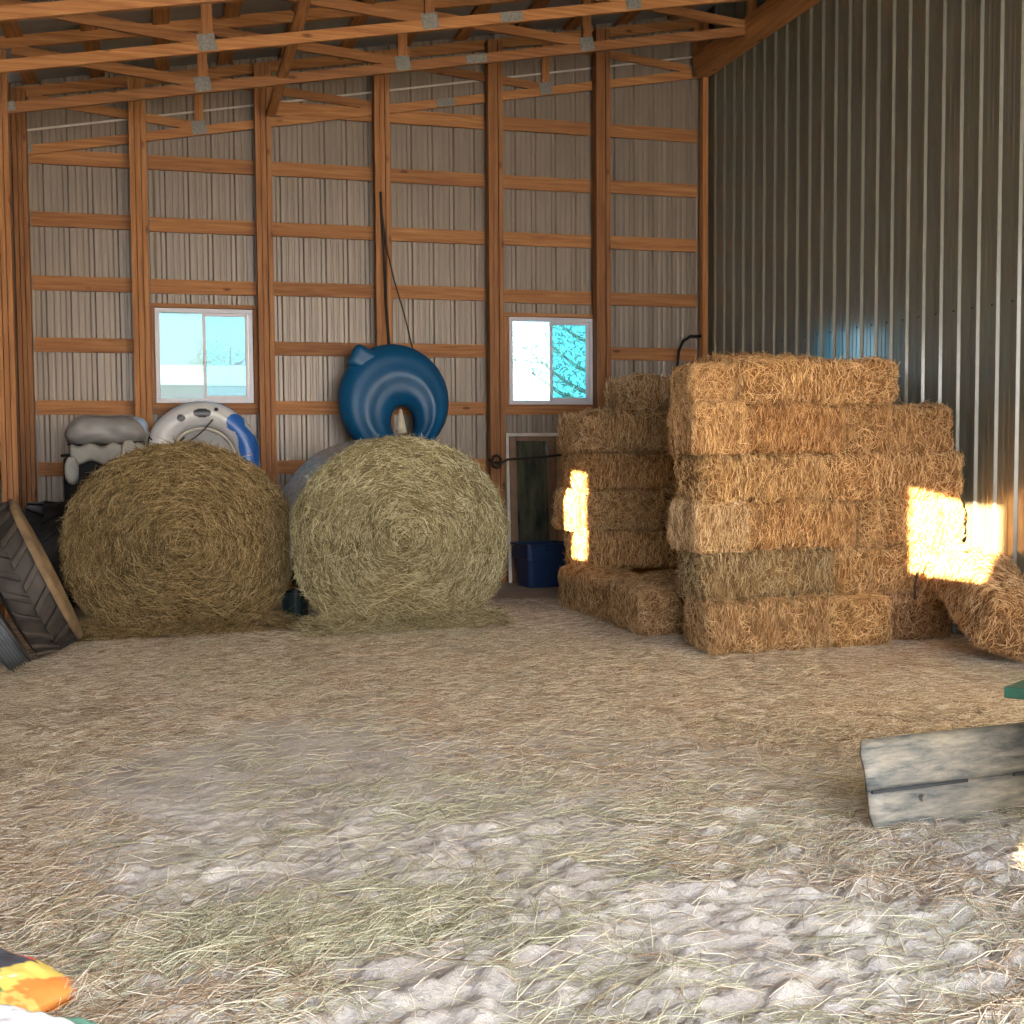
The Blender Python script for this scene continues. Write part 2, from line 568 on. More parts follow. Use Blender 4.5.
# ------------------------------------------------------------------ roof
mb = MB()
n = 33
xsr = np.linspace(XL - .1, XR + .1, n)
v = []
for x in xsr:
    for y in (YF - .1, YB + .06): v.append((x, y, zr(x)))
for x in xsr:
    for y in (YF - .1, YB + .06): v.append((x, y, zr(x) + .03))
f = [(2 * i, 2 * i + 1, 2 * i + 3, 2 * i + 2) for i in range(n - 1)]
f += [(2 * n + 2 * i, 2 * n + 2 * i + 2, 2 * n + 2 * i + 3, 2 * n + 2 * i + 1) for i in range(n - 1)]
mb.add(v, f)
ceiling = mb.build('ceiling', GREYMETAL, kind='structure')
for x in np.arange(-1.2, 5.9, .6096):
    mb = MB(); mb.box(-.07, .07, YF, 12.78, -.04, -.002)
    p = mb.build('purlin', WY, ceiling)
    p.location = (x, 0, zr(x)); p.rotation_euler = (0, -math.atan(SL), 0)

def truss(y, dz, lab, th=.045):
    t = empty('roof_truss', (XL + .05, y, zb(XL) + dz))
    tag(t, lab, 'roof truss', 'roof trusses')
    def P(x, up): return Vector((x, y, zb(x) + dz + up)) - t.location
    def put(name, a, b_, w, h, mat):
        mb = MB(); mb.beam(a, b_, w, h); return mb.build(name, mat, t)
    put('bottom_chord', P(XL + .06, .045), P(XR - .04, .045), th, .09, WX)
    put('top_chord', P(XL + .06, .60), P(XR - .04, .60), th, .1, WX)
    nodes = [.37, 2.19, 4.01, 5.78]
    prev = XL + .12
    for i, x in enumerate(nodes):
        mb = MB(); mb.beam(P(x, .09), P(x, .56), th - .003, .085, (1, 0, 0)); mb.build('web', WZ, t)
        put('web', P(prev + .08, .54), P(x - .06, .10), th - .003, .085, WX)
        mb = MB()
        for s in (-1, 1):
            mb.box(-.07, .07, s * (th / 2 + .0015) - .0015, s * (th / 2 + .0015) + .0015, -.065, .065, Matrix.Translation(P(x, .075)) @ Matrix.Rotation(-math.atan(SL), 4, 'Y'))
        mb.build('nail_plate', GALV, t)
        prev = x
    for x in (XL + .12, 2.9):
        mb = MB()
        for s in (-1, 1):
            mb.box(-.1, .1, s * (th / 2 + .0015) - .0015, s * (th / 2 + .0015) + .0015, -.04, .04, Matrix.Translation(P(x, .046 if x > 0 else .06)) @ Matrix.Rotation(-math.atan(SL), 4, 'Y'))
        mb.build('nail_plate', GALV, t)
    return t
truss(12.752, .02, 'end roof truss set against the corrugated back wall', .026)
truss(11.42, .07, 'second roof truss out from the back wall')
truss(10.20, .055, 'third roof truss out from the back wall')
truss(8.98, .03, 'roof truss at the very top of view, fourth from the back wall')
mb = MB(); mb.beam((1.06, 12.54, 4.80), (1.11, 8.9, 4.98), .09, .04)
tag(mb.build('diagonal_brace', WY, origin=(1.06, 12.54, 4.80)), 'long grey wooden brace crossing above the truss chords towards the left window', 'roof brace')

# ------------------------------------------------------------------ floor
def straw_density(x, y):
    d = .56 - .30 * (1 - sstep(3.8, 7.0, y)) + .45 * fbm((x * .9 + 3, y * .9), 3) + .2 * fbm((x * 4, y * 4), 2)
    def blob(cx, cy, rx, ry, k):
        return k * np.exp(-(((x - cx) / rx) ** 2 + ((y - cy) / ry) ** 2))
    d = d + .35 * sstep(6.6, 8.2, y)
    d = d + blob(-.9, 5.6, .7, 2.2, .5) + blob(3.6, 6.4, 1.5, 1.2, .45)
    d = d - blob(.40, 5.85, .75, .95, 1.0) - blob(.8, 5.0, .5, .5, .4) - blob(.12, 4.25, .42, .5, .75) - blob(1.0, 3.0, .55, .35, .9) - blob(1.9, 3.1, .5, .35, .6) - blob(.85, 4.3, .35, .4, .35)
    return np.clip(d, 0.02, 1.2)
def green_density(x, y):
    def blob(cx, cy, rx, ry, k):
        return k * np.exp(-(((x - cx) / rx) ** 2 + ((y - cy) / ry) ** 2))
    return np.clip(blob(.35, 3.6, .5, .28, 1.) + blob(.35, 7.9, .45, .22, 1.2) + blob(2.0, 4.4, .9, .5, .2) + blob(1.0, 5.2, .5, .4, .2) + blob(1.8, 9.3, .9, .2, .7) + blob(.1, 9.5, .9, .2, .4) + blob(.9, 4.7, .5, .2, .3) + .10, 0, 1.) * np.clip(.6 + 1.6 * fbm((x * 3.1, y * 4.2), 3), .1, 1.3)
def floor_z(x, y):
    near = 1 - sstep(3.4, 6.6, y)
    wx = x + .12 * fbm((x * 2.3, y * 2.3), 3); wy = y + .10 * fbm((x * 2.1 + 9, y * 2.1 + 5), 3)
    b1 = np.abs(fbm((wx * 5.2 + 2, wy * 10.5), 2)) ** .7
    b2 = np.abs(fbm((wx * 13 + 7, wy * 22 + 3), 2)) ** .75
    sd = np.clip(straw_density(x, y), 0, 1)
    z = near * (.048 * b1 + .026 * b2) * (1.15 - .4 * sd) + .006 * fbm((x * 18, y * 26), 4) * (1 + .8 * near) + .012 * fbm((x * 1.3, y * 1.3), 2)
    z = z + .02 * np.exp(-(((x - .35) / .5) ** 2 + ((y - 7.9) / .25) ** 2))
    edge = np.minimum(np.minimum(x - XL, XR - x), YB - y)
    return (z - .012) * sstep(0, .25, edge)
ygrid = np.concatenate([np.arange(YF, 2., .1), np.arange(2., 5.2, .0125), np.arange(5.2, 8., .02), np.arange(8., YB, .06), [YB]])
xgrid = np.linspace(XL, XR, 420)
gx, gy = np.meshgrid(xgrid, ygrid, indexing='ij')
gx, gy = gx.ravel(), gy.ravel()
gz = floor_z(gx, gy)
Q = grid_faces(len(xgrid), len(ygrid))
def floor_mat():
    m, N, L, b = newmat('dirt_and_chaff_floor')
    a = N.new('ShaderNodeAttribute'); a.attribute_name = 'straw'
    v = mapped(N, L, (1, 1, 1))
    n1 = noise(N, L, v, 3., 6); n2 = noise(N, L, v, 45., 5, .7); n3 = noise(N, L, mapped(N, L, (70, 160, 70)), 1., 4, .6, 1.)
    dirt = ramp(N, [(.3, (.37, .345, .335)), (.55, (.54, .515, .50)), (.75, (.64, .625, .62))]); L.new(n1, dirt.inputs[0])
    fine = ramp(N, [(.3, (.8, .79, .78)), (.7, (1.1, 1.1, 1.1))]); L.new(n2, fine.inputs[0])
    d = mix(N, L, 'MULTIPLY', 1., dirt.outputs[0], fine.outputs[0])
    chaff = ramp(N, [(.3, (.24, .165, .105)), (.5, (.46, .355, .25)), (.75, (.66, .56, .44))]); L.new(n3, chaff.inputs[0])
    ad = N.new('ShaderNodeMath'); ad.operation = 'ADD'
    L.new(a.outputs['Fac'], ad.inputs[0])
    s = N.new('ShaderNodeMath'); s.operation = 'MULTIPLY_ADD'; s.inputs[1].default_value = .9; s.inputs[2].default_value = -.5
    L.new(n2, s.inputs[0]); L.new(s.outputs[0], ad.inputs[1])
    k = ramp(N, [(.3, (0, 0, 0)), (.95, (.85, .85, .85))]); L.new(ad.outputs[0], k.inputs[0])
    L.new(mix(N, L, 'MIX', k.outputs[0], d, chaff.outputs[0]), b.inputs['Base Color'])
    setv(b, rough=.95, spec=.1)
    bump(N, L, b, n2, .9, .02)
    return m
me = np_mesh('floor', np.stack([gx, gy, gz], 1), Q, floor_mat(), True, attr={'straw': np.clip(straw_density(gx, gy), 0, 1)})
floor = np_obj('floor', me); floor['kind'] = 'structure'

def scatter(n, dens, y0, y1, l0, l1, w0, w1, seed):
    r = np.random.RandomState(seed)
    pts = []
    got = 0
    while got < n:
        x = r.uniform(XL + .1, XR - .1, n); y = y0 + (y1 - y0) * r.rand(n) ** 1.5
        keep = r.rand(n) < dens(x, y)
        keep &= (x < .82 * y + .35) & (x > -.21 * y - .35)
        pts.append(np.stack([x[keep], y[keep]], 1)); got += keep.sum()
    p = np.concatenate(pts)[:n]
    x, y = p[:, 0], p[:, 1]
    z = floor_z(x, y)
    flow = 1.4 * fbm((x * 1.1, y * 1.1), 2) + .25
    an = flow + r.normal(0, .75, n)
    l = r.uniform(l0, l1, n) ** 1. / 2
    tz = r.normal(.04, .10, n)
    T = np.stack([np.cos(an) * l, np.sin(an) * l, tz * l], 1)
    e1 = floor_z(x + T[:, 0], y + T[:, 1]); e0 = floor_z(x - T[:, 0], y - T[:, 1])
    T[:, 2] += (e1 - e0) / 2
    C = np.stack([x, y, np.maximum(z, (e0 + e1) / 2) + .003 + r.rand(n) * .010], 1)
    B = r.normal(0, 1, (n, 3)) * (l * .14)[:, None]; B[:, 2] = np.abs(B[:, 2]) * .6
    return strands(C, T, r.uniform(w0, w1, n), B)
V, Q = scatter(140000, lambda x, y: np.clip(straw_density(x, y) * .95, 0, 1), 2.3, 11.2, .03, .15, .0020, .0042, 11)
o = np_obj('loose_straw', np_mesh('loose_straw', V, Q, FLOORSTRAW))
tag(o, 'golden straw scattered over the whole dirt floor', 'straw', kind='stuff')
V, Q = scatter(17000, lambda x, y: np.clip(green_density(x, y), 0, 1), 2.4, 10.2, .05, .24, .0018, .0034, 12)
o = np_obj('loose_hay', np_mesh('loose_hay', V, Q, FLOORHAY))
tag(o, 'greenish wisps of loose hay lying in patches on the floor', 'hay', kind='stuff')

# ------------------------------------------------------------------ square straw bales
BL, BW, BH = 1.0, .46, .353
def rbox(P, d, r):
    q = np.clip(P, -(d - r), d - r)
    v = P - q
    n = np.linalg.norm(v, axis=1, keepdims=True)
    v = np.where(n > 1e-6, v / np.maximum(n, 1e-6) * r, 0)
    return q + v
def bale_meshes(seed, messy):
    r = np.random.RandomState(seed)
    bm = bmesh.new()
    bmesh.ops.create_cube(bm, size=2)
    bmesh.ops.subdivide_edges(bm, edges=bm.edges[:], cuts=26, use_grid_fill=True)
    bm.verts.ensure_lookup_table()
    P = np.array([v.co[:] for v in bm.verts])
    Fc = np.array([[v.index for v in f.verts] for f in bm.faces])
    bm.free()
    d = np.array([BL / 2, BW / 2, BH / 2])
    off = seed * 3.7
    def surf(P):
        X = rbox(P * d, d, .07)
        c = X / d
        nr = np.sign(c) * np.abs(c) ** 6
        nr /= np.linalg.norm(nr, axis=1, keepdims=True) + 1e-6
        fl = vnoise(X[:, 0] * 13 + off, X[:, 0] * 0 + off)              # flakes along the length
        lum = fbm((X[:, 0] * 6 + off, X[:, 1] * 6, X[:, 2] * 6), 3)
        fine = fbm((X[:, 0] * 30 + off, X[:, 1] * 26, X[:, 2] * 18), 3)
        tw = np.minimum(np.abs(X[:, 1] - .11), np.abs(X[:, 1] + .11))
        amp = .018 * fl + .030 * lum + .018 * fine - .012 * np.exp(-(tw / .02) ** 2)
        X = X + nr * amp[:, None]
        X[:, 2] = np.maximum(X[:, 2], -BH / 2)
        return X, nr
    X, nr = surf(P)
    X[:, 2] += BH / 2
    body = np_mesh('straw_bale', X, Fc, PACKED)
    n = 6500 if messy else 5500
    # faces: +-x ends, +-y sides, top
    w = np.array([BW * BH, BW * BH, BL * BH, BL * BH, BL * BW * .8]); w /= w.sum()
    fc = r.choice(5, n, p=w)
    p = r.uniform(-1, 1, (n, 3))
    for k, (ax, s) in enumerate(((0, -1), (0, 1), (1, -1), (1, 1), (2, 1))):
        p[fc == k, ax] = s
    C, nn = surf(p)
    up = np.zeros((n, 3)); up[:, 2] = 1.
    top = fc == 4; end = fc < 2
    up[top] = (0, 1, 0)
    jit = r.normal(0, 1, (n, 3))
    k = np.where(end, 1.0, .8 if messy else .28)
    lum = fbm((C[:, 0] * 5 + off + 40, C[:, 1] * 4, C[:, 2] * 4), 2)
    k = k * (1 + 1.3 * np.clip(lum * 2, -.6, 1.2))
    T = up + jit * np.maximum(k, .12)[:, None]
    T -= nn * (T * nn).sum(1, keepdims=True)
    T /= np.linalg.norm(T, axis=1, keepdims=True) + 1e-6
    l = r.uniform(.018, .06, n)
    T = T * l[:, None] + nn * (r.normal(.12, .3, n) * l)[:, None]
    C = C + nn * r.uniform(-.004, .016, n)[:, None]
    B = r.normal(0, 1, (n, 3)) * (l * .22)[:, None] + nn * (l * .12)[:, None]
    C[:, 2] += BH / 2
    V, Q = strands(C, T, r.uniform(.003, .0068, n), B)
    V[:, 2] = np.maximum(V[:, 2], .001)
    return body, np_mesh('loose_straw', V, Q, STRAW)
VARS = [bale_meshes(20 + i, i % 2 == 0) for i in range(7)]
_bi = [0]
rb = np.random.RandomState(9)
def bale(x0, x1, y0, y1, z0, z1, axis, label, group, tint=None, var=None, name='straw_bale', rot=None):
    body, st = VARS[_bi[0] % 7 if var is None else var]
    _bi[0] += 1
    o = bpy.data.objects.new(name, body); link(o)
    dx, dy = x1 - x0, y1 - y0
    flip = PI if rb.rand() < .5 else 0
    o.location = ((x0 + x1) / 2, (y0 + y1) / 2, z0)
    if axis == 'x':
        o.scale = (dx / BL, dy / BW, (z1 - z0) / BH)
        o.rotation_euler = (0, 0, flip + rb.uniform(-.02, .02))
    else:
        o.scale = (dy / BL, dx / BW, (z1 - z0) / BH)
        o.rotation_euler = (0, 0, PI / 2 + flip + rb.uniform(-.02, .02))
    if rot is not None: o.rotation_euler = rot
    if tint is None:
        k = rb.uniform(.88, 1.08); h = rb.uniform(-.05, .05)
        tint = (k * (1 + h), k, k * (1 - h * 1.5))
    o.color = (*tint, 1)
    c = bpy.data.objects.new('loose_straw', st); link(c, o)
    c.color = (*tint, 1); c['kind'] = 'stuff'
    tag(o, label, 'straw bale', group)
    return o
H5 = [0, .353, .706, 1.06, 1.41, 1.763]
FR = 'bales facing the camera in the straw stack'
SD = 'bales of the set-back row left of the straw stack'
BK = 'bales hidden inside the straw stack'
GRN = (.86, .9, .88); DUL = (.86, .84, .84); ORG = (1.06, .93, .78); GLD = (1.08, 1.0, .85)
# floor course
bale(3.64, 4.58, 7.76, 8.22, 0, .36, 'x', 'lowest front bale of the stack, at its left end on the floor', FR, (1.0, .96, .9))
bale(4.60, 5.07, 7.74, 8.72, 0, .355, 'y', 'lowest front bale right of the corner one, with the dark bale beside it', FR, GLD)
bale(5.10, 5.66, 7.86, 8.80, 0, .36, 'y', 'shaded dark bale on the floor tucked behind the tilted bale', FR, (.78, .68, .62))  # darker tint carries the shade this bale sits in
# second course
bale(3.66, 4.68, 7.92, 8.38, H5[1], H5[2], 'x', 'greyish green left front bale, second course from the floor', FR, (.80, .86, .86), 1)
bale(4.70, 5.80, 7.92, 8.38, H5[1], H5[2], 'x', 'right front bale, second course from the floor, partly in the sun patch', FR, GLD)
bale(4.04, 4.98, 8.42, 8.86, H5[1], H5[2], 'x', 'bale of the second course behind the front row of the stack', BK)
bale(3.54, 4.56, 10.27, 10.73, H5[1], H5[2], 'x', 'second course bale of the set-back row at the far left, above the floor bale', SD, GLD, 3)
# third course
bale(3.60, 3.98, 7.90, 8.38, H5[2], H5[3], 'y', 'pale frayed short bale at the front corner, third course from the floor', FR, (1.0, .98, .95), 0)
bale(3.99, 4.88, 7.92, 8.38, H5[2], H5[3], 'x', 'striped orange front bale in the middle of the third course', FR, ORG, 1)
bale(4.90, 5.81, 7.92, 8.38, H5[2], H5[3], 'x', 'right front bale of the third course, beside the sunlit wall', FR, GLD)
bale(4.00, 4.95, 8.42, 8.86, H5[2], H5[3], 'x', 'bale of the third course behind the front row of the stack', BK)
bale(3.44, 4.50, 10.26, 10.74, H5[2], H5[3], 'x', 'third course set-back bale whose golden sunlit end sticks out furthest', SD, (.98, .93, .82), 6)
# fourth course
bale(3.62, 4.60, 7.90, 8.36, H5[3], H5[4], 'x', 'smooth vertically streaked left front bale of the fourth course', FR, (1.04, .95, .82), 3)
bale(4.62, 5.80, 7.92, 8.38, H5[3], H5[4], 'x', 'shaggy right front bale of the fourth course, just above the sun patch', FR, ORG, 2)
bale(4.00, 4.95, 8.42, 8.86, H5[3], H5[4], 'x', 'bale of the fourth course behind the front row of the stack', BK)
bale(3.53, 4.58, 10.28, 10.74, H5[3], H5[4], 'x', 'fourth course set-back bale with a small sunlit spot at its end', SD, (.92, .82, .68), 3)
# fifth course
bale(3.57, 3.95, 7.86, 8.34, H5[4], H5[5], 'y', 'overhanging short bale at the front corner, fifth course from the floor', FR, ORG, 4)
bale(3.97, 4.77, 7.89, 8.35, H5[4], H5[5], 'x', 'reddish brown striped front bale in the middle of the fifth course', FR, (1.02, .84, .68), 1)
bale(4.79, 5.69, 7.92, 8.38, H5[4], H5[5] - .01, 'x', 'right front bale of the fifth course, its end short of the dark wall', FR, (1.0, .88, .74), 6)
bale(4.00, 4.95, 8.42, 8.86, H5[4], H5[5], 'x', 'bale of the fifth course behind the front row of the stack', BK)
bale(3.49, 4.56, 10.24, 10.72, H5[4], H5[5], 'x', 'shaggy grey fifth course bale of the set-back row under the right window', SD, (.92, .89, .84), 4)
# sixth course
bale(3.97, 5.24, 7.95, 8.41, H5[5], 2.085, 'x', 'long topmost front bale of the stack against the dark metal wall', FR, ORG, 0)
bale(3.62, 3.95, 8.00, 8.42, H5[5], 2.04, 'y', 'short rounded bale on top of the stack, left of the topmost long bale', FR, ORG, 6)
bale(3.97, 4.92, 8.44, 8.88, H5[5] + .01, 2.14, 'x', 'topmost bale peeking over from behind the long top bale', FR, (1.0, .84, .66), 2)
bale(3.96, 4.95, 10.30, 10.76, H5[5], 2.09, 'x', 'rounded grey bale lying on top at the back of the stack by the window', SD, DUL, 4)
# bales on the floor along the left side
bale(3.48, 3.93, 8.66, 9.62, 0, .355, 'y', 'dark sided floor bale with its end towards the camera, left of the stack', 'floor bales beside the stack', (.88, .82, .74), 1)
bale(3.46, 3.92, 9.66, 10.68, 0, .355, 'y', 'rounded floor bale behind the end-on floor bale, next to the blue bin', 'floor bales beside the stack', (.92, .86, .76), 5)
bale(3.97, 4.43, 8.92, 9.90, 0, .36, 'y', 'floor bale tucked in the gap between the front stack and the set-back row', 'floor bales beside the stack', (.9, .84, .76), 3)
# the tilted bale at the right
a = math.radians(22)
o = bale(5.0, 6.05, 0, .44, 0, .36, 'y', 'tilted brown bale leaning up on the dark bale against the metal wall', 'floor bales beside the stack', (.92, .82, .74), 5)
o.scale = (1.0, .95, 1.02)
Mx = Matrix.Translation((5.455, 7.27, .235)) @ Matrix.Rotation(-math.radians(12), 4, 'Z') @ Matrix.Rotation(math.radians(17), 4, 'Y') @ Matrix.Rotation(a, 4, 'X') @ Matrix.Rotation(PI / 2, 4, 'Z')
o.rotation_euler = Mx.to_euler(); o.location = Mx.translation
mb = MB(); mb.tube([(5.30, 7.80, .33), (5.295, 7.79, .45), (5.32, 7.78, .55), (5.345, 7.78, .60), (5.36, 7.77, .625)], [.008, .009, .007, .006, .004], 7)
mb.tube([(5.305, 7.785, .50), (5.29, 7.77, .53), (5.285, 7.765, .555)], [.005, .004, .002], 6)
tag(mb.build('twig', TWIGM, origin=(5.30, 7.80, .33), smooth=True), 'thin dark twig sticking up from the shaded bale in front of the sun patch', 'twig')

# ------------------------------------------------------------------ round hay bales
def round_bale(loc, rz, a, b, zc, length, seed, label, tint, nst):
    r = np.random.RandomState(seed)
    root = empty('round_hay_bale', loc, rz)
    tag(root, label, 'round hay bale', 'round hay bales')
    def outline(th):
        c, s = np.cos(th), np.sin(th)
        low = s < 0
        x = np.where(low, np.sign(c) * np.abs(c) ** .72, c)
        z = np.where(low, s, s)
        k = 1 + .018 * fbm((np.cos(th) * 2 + seed, np.sin(th) * 2), 3)
        return a * x * k, np.maximum(zc + b * z * k, 0.0)
    nt, nr = 200, 46
    th = np.linspace(0, 2 * PI, nt, endpoint=False)
    rr = np.linspace(.004, 1, nr)
    ox, oz = outline(th)
    cz = zc
    def face(R_, TH):
        X, Z = outline(TH)
        px = X * R_; pz = cz + (Z - cz) * R_
        ring = np.sin(R_ * 46 + 1.2 * fbm((px * 3 + seed, pz * 3), 2) * 3 + TH)
        y = -.05 * (1 - R_ ** 2) + .012 * ring * (R_ > .06) + .045 * fbm((px * 5 + seed, pz * 5), 3) + .022 * fbm((px * 22, pz * 22), 2)
        y = y + .07 * np.clip((R_ - .88) / .12, 0, 1) ** 2
        return px, y, pz
    TH, RR = np.meshgrid(th, rr, indexing='ij')
    fx, fy, fz = face(RR.ravel(), TH.ravel())
    V1 = np.stack([fx, fy, fz], 1)
    Q1 = grid_faces(nt, nr, True)
    ny = 24
    yy = np.linspace(.07, length, ny)
    T2, Y2 = np.meshgrid(th, yy, indexing='ij')
    X2, Z2 = outline(T2.ravel())
    k = 1 + .012 * fbm((X2 * 6, Y2.ravel() * 6, Z2 * 6), 3)
    V2 = np.stack([X2 * k, Y2.ravel(), np.maximum(cz + (Z2 - cz) * k, 0)], 1)
    base = len(V1)
    Q2 = grid_faces(nt, ny, True)[:, ::-1] + base
    # join face rim with the side
    i = np.arange(nt); j = (i + 1) % nt
    Q3 = np.stack([i * nr + nr - 1, j * nr + nr - 1, base + j * ny, base + i * ny], 1)[:, ::-1]
    # back cap
    cb = len(V1) + len(V2)
    V = np.concatenate([V1, V2, [[0, length, cz]]])
    Q4 = np.stack([base + i * ny + ny - 1, base + j * ny + ny - 1, np.full(nt, cb), np.full(nt, cb)], 1)
    bodyme = np_mesh('hay_body', V, np.concatenate([Q1, Q2, Q3]), PACKEDHAY)
    body = np_obj('hay_body', bodyme, root); body.color = (*tint, 1)
    mbk = MB(); mbk.add([(float(V2[q * ny + ny - 1][0]), length, float(V2[q * ny + ny - 1][2])) for q in range(nt)], [tuple(range(nt))])
    bk = mbk.build('back_face', PACKEDHAY, root); bk.color = (*tint, 1)
    # strands on the face: wound round the centre
    n = nst
    R_ = np.sqrt(r.rand(n)); TH = r.uniform(0, 2 * PI, n)
    px, py, pz = face(R_, TH)
    qx, qy, qz = face(R_, TH + .02)
    T = np.stack([qx - px, np.zeros(n), qz - pz], 1)
    T /= np.linalg.norm(T, axis=1, keepdims=True) + 1e-9
    jit = r.normal(0, 1, (n, 3)); jit[:, 1] *= .35
    wild = np.where(r.rand(n) < .25, .9, .33)
    T = T + jit * wild[:, None]
    T /= np.linalg.norm(T, axis=1, keepdims=True)
    l = r.uniform(.02, .10, n)
    low = sstep(.5, 0, pz / zc)
    hang = np.stack([np.zeros(n), -.25 * np.ones(n), -np.ones(n)], 1)
    kk = (low * .6 * (r.rand(n) < .6))[:, None]
    T = T * (1 - kk) + hang * kk
    T = T * l[:, None]
    C = np.stack([px, py - r.uniform(-.006, .022, n), pz], 1)
    inw = np.stack([-px, np.zeros(n), cz - pz], 1)
    B = r.normal(0, 1, (n, 3)) * (l * .15)[:, None] - inw * (l * l * 1.2)[:, None]
    # strands on the flank and rim
    m = nst // 8
    t3 = r.uniform(0, 2 * PI, m); y3 = .02 + r.rand(m) ** 1.5 * .09
    x3, z3 = outline(t3); x4, z4 = outline(t3 + .02)
    Tt = np.stack([x4 - x3, np.zeros(m), z4 - z3], 1); Tt /= np.linalg.norm(Tt, axis=1, keepdims=True) + 1e-9
    out = np.stack([x3, np.zeros(m), z3 - cz], 1); out /= np.linalg.norm(out, axis=1, keepdims=True)
    l3 = r.uniform(.02, .075, m)
    T3 = (Tt + r.normal(0, .45, (m, 3)) + out * r.uniform(-.1, .35, m)[:, None]) * l3[:, None]
    C3 = np.stack([x3, y3, z3], 1) + out * r.uniform(0, .012, m)[:, None]
    B3 = r.normal(0, 1, (m, 3)) * (l3 * .2)[:, None]
    # skirt of hay at the foot
    g = nst // 8
    x5 = r.uniform(-a * .98, a * .98, g); y5 = -r.rand(g) ** 1.6 * .30 + .03; z5 = .01 + r.rand(g) * .12 * np.clip(1 + y5 / .32, 0, 1)
    l5 = r.uniform(.03, .10, g); an = r.uniform(0, 2 * PI, g)
    T5 = np.stack([np.cos(an), np.sin(an), r.normal(0, .35, g)], 1) * l5[:, None]
    C5 = np.stack([x5, y5, z5], 1); B5 = r.normal(0, 1, (g, 3)) * (l5 * .2)[:, None]
    Vs, Qs = strands(np.concatenate([C, C3, C5]), np.concatenate([T, T3, T5]), np.concatenate([r.uniform(.003, .0075, n), r.uniform(.003, .006, m), r.uniform(.0026, .005, g)]), np.concatenate([B, B3, B5]))
    Vs[:, 2] = np.maximum(Vs[:, 2], .002)
    st = np_obj('loose_hay', np_mesh('loose_hay', Vs, Qs, HAY), root); st['kind'] = 'stuff'; st.color = (*tint, 1)
    # net wrap round the flank
    yy = np.linspace(.085, length - .03, 18)
    thn = np.linspace(-.30, PI + .30, 120)
    T2, Y2 = np.meshgrid(thn, yy, indexing='ij')
    X2, Z2 = outline(T2.ravel())
    k = 1.014 + .006 * fbm((X2 * 7, Y2.ravel() * 7, Z2 * 7), 3)
    Vn = np.stack([X2 * k, Y2.ravel() + .012 * fbm((T2.ravel() * 9, T2.ravel() * 0), 2), cz + (Z2 - cz) * k], 1)
    nw = np_obj('net_wrap', np_mesh('net_wrap', Vn, grid_faces(120, 18)[:, ::-1], NETWRAP), root)
    md = nw.modifiers.new('thick', 'SOLIDIFY'); md.thickness = .004
    tag(nw, 'pale bluish net wrap round the flank of the hay bale')
    return root
round_bale((.09, 10.05, 0), .04, .885, .775, .725, 1.2, 51, 'darker brown round hay bale on the left, in front of the white float', (.60, .51, .42), 20000)
round_bale((1.835, 9.76, 0), .03, .885, .785, .75, 1.35, 52, 'paler greenish round hay bale on the right, in front of the blue tube', (.90, .95, 1.02), 20000)

# ------------------------------------------------------------------ tyres
def tyre(name, loc, M3, Rr, W, lugs, label, dusty=False, ribs=False, rim=.52):
    root = empty(name, loc)
    root.rotation_euler = M3.to_euler()
    tag(root, label, 'tyre', 'tyres by the left wall')
    h = W / 2
    mb = MB()
    pr = [(Rr * rim, -h * .62), (Rr * .62, -h * .92), (Rr * .80, -h), (Rr * .92, -h * .92), (Rr * .955, -h * .78)]
    if ribs:
        m = 6
        for i in range(m):
            z0 = -h * .78 + i * (h * 1.56) / m; z1 = z0 + h * 1.56 / m
            pr += [(Rr * .94, z0 + .004), (Rr, z0 + .012), (Rr, z1 - .012), (Rr * .94, z1 - .004)]
    else:
        pr += [(Rr * .965, -h * .4), (Rr * .97, 0), (Rr * .965, h * .4)]
    pr += [(Rr * .955, h * .78), (Rr * .92, h * .92), (Rr * .80, h), (Rr * .62, h * .92), (Rr * rim, h * .62), (Rr * rim, -h * .62)]
    mb.lathe(pr, 72)
    mb.build('carcass', GREYRUBBER if ribs else (TREADRUBBER if dusty else RUBBER), root, smooth=not ribs)
    mb = MB()
    for s in (1,):
        mb.lathe([(Rr * 1.0, s * h * .78), (Rr * 1.005, s * h * .90), (Rr * .96, s * h * 1.04), (Rr * .82, s * h * 1.07), (Rr * .64, s * h * 1.02), (Rr * .56, s * h * .75)], 72)
    sw = mb.build('sidewall', DUSTYRUBBER if dusty else RUBBER, root, smooth=True)
    if dusty: tag(sw, 'tan dusty sidewall')
    if lugs:
        mb = MB()
        for s in (-1, 1):
            for k in range(lugs):
                a0 = 2 * PI * (k + (.5 if s > 0 else 0)) / lugs
                da = 2 * PI / lugs
                v = []
                for (zz, aa) in ((s * -.03 * h, a0 + .62 * da), (s * .84 * h, a0 - .1 * da)):
                    for rr_ in (Rr * .93, Rr * 1.035):
                        for e in (-.17 * da, .17 * da):
                            rk = rr_ * (.965 if abs(zz) > .5 * h and rr_ > Rr else 1)
                            v.append((rk * math.cos(aa + e), rk * math.sin(aa + e), zz))
                mb.add(v, [(0, 1, 3, 2), (4, 6, 7, 5), (0, 4, 5, 1), (2, 3, 7, 6), (0, 2, 6, 4), (1, 5, 7, 3)])
        mb.build('tread', TREADRUBBER if dusty else RUBBER, root, bevel=.008)
    return root
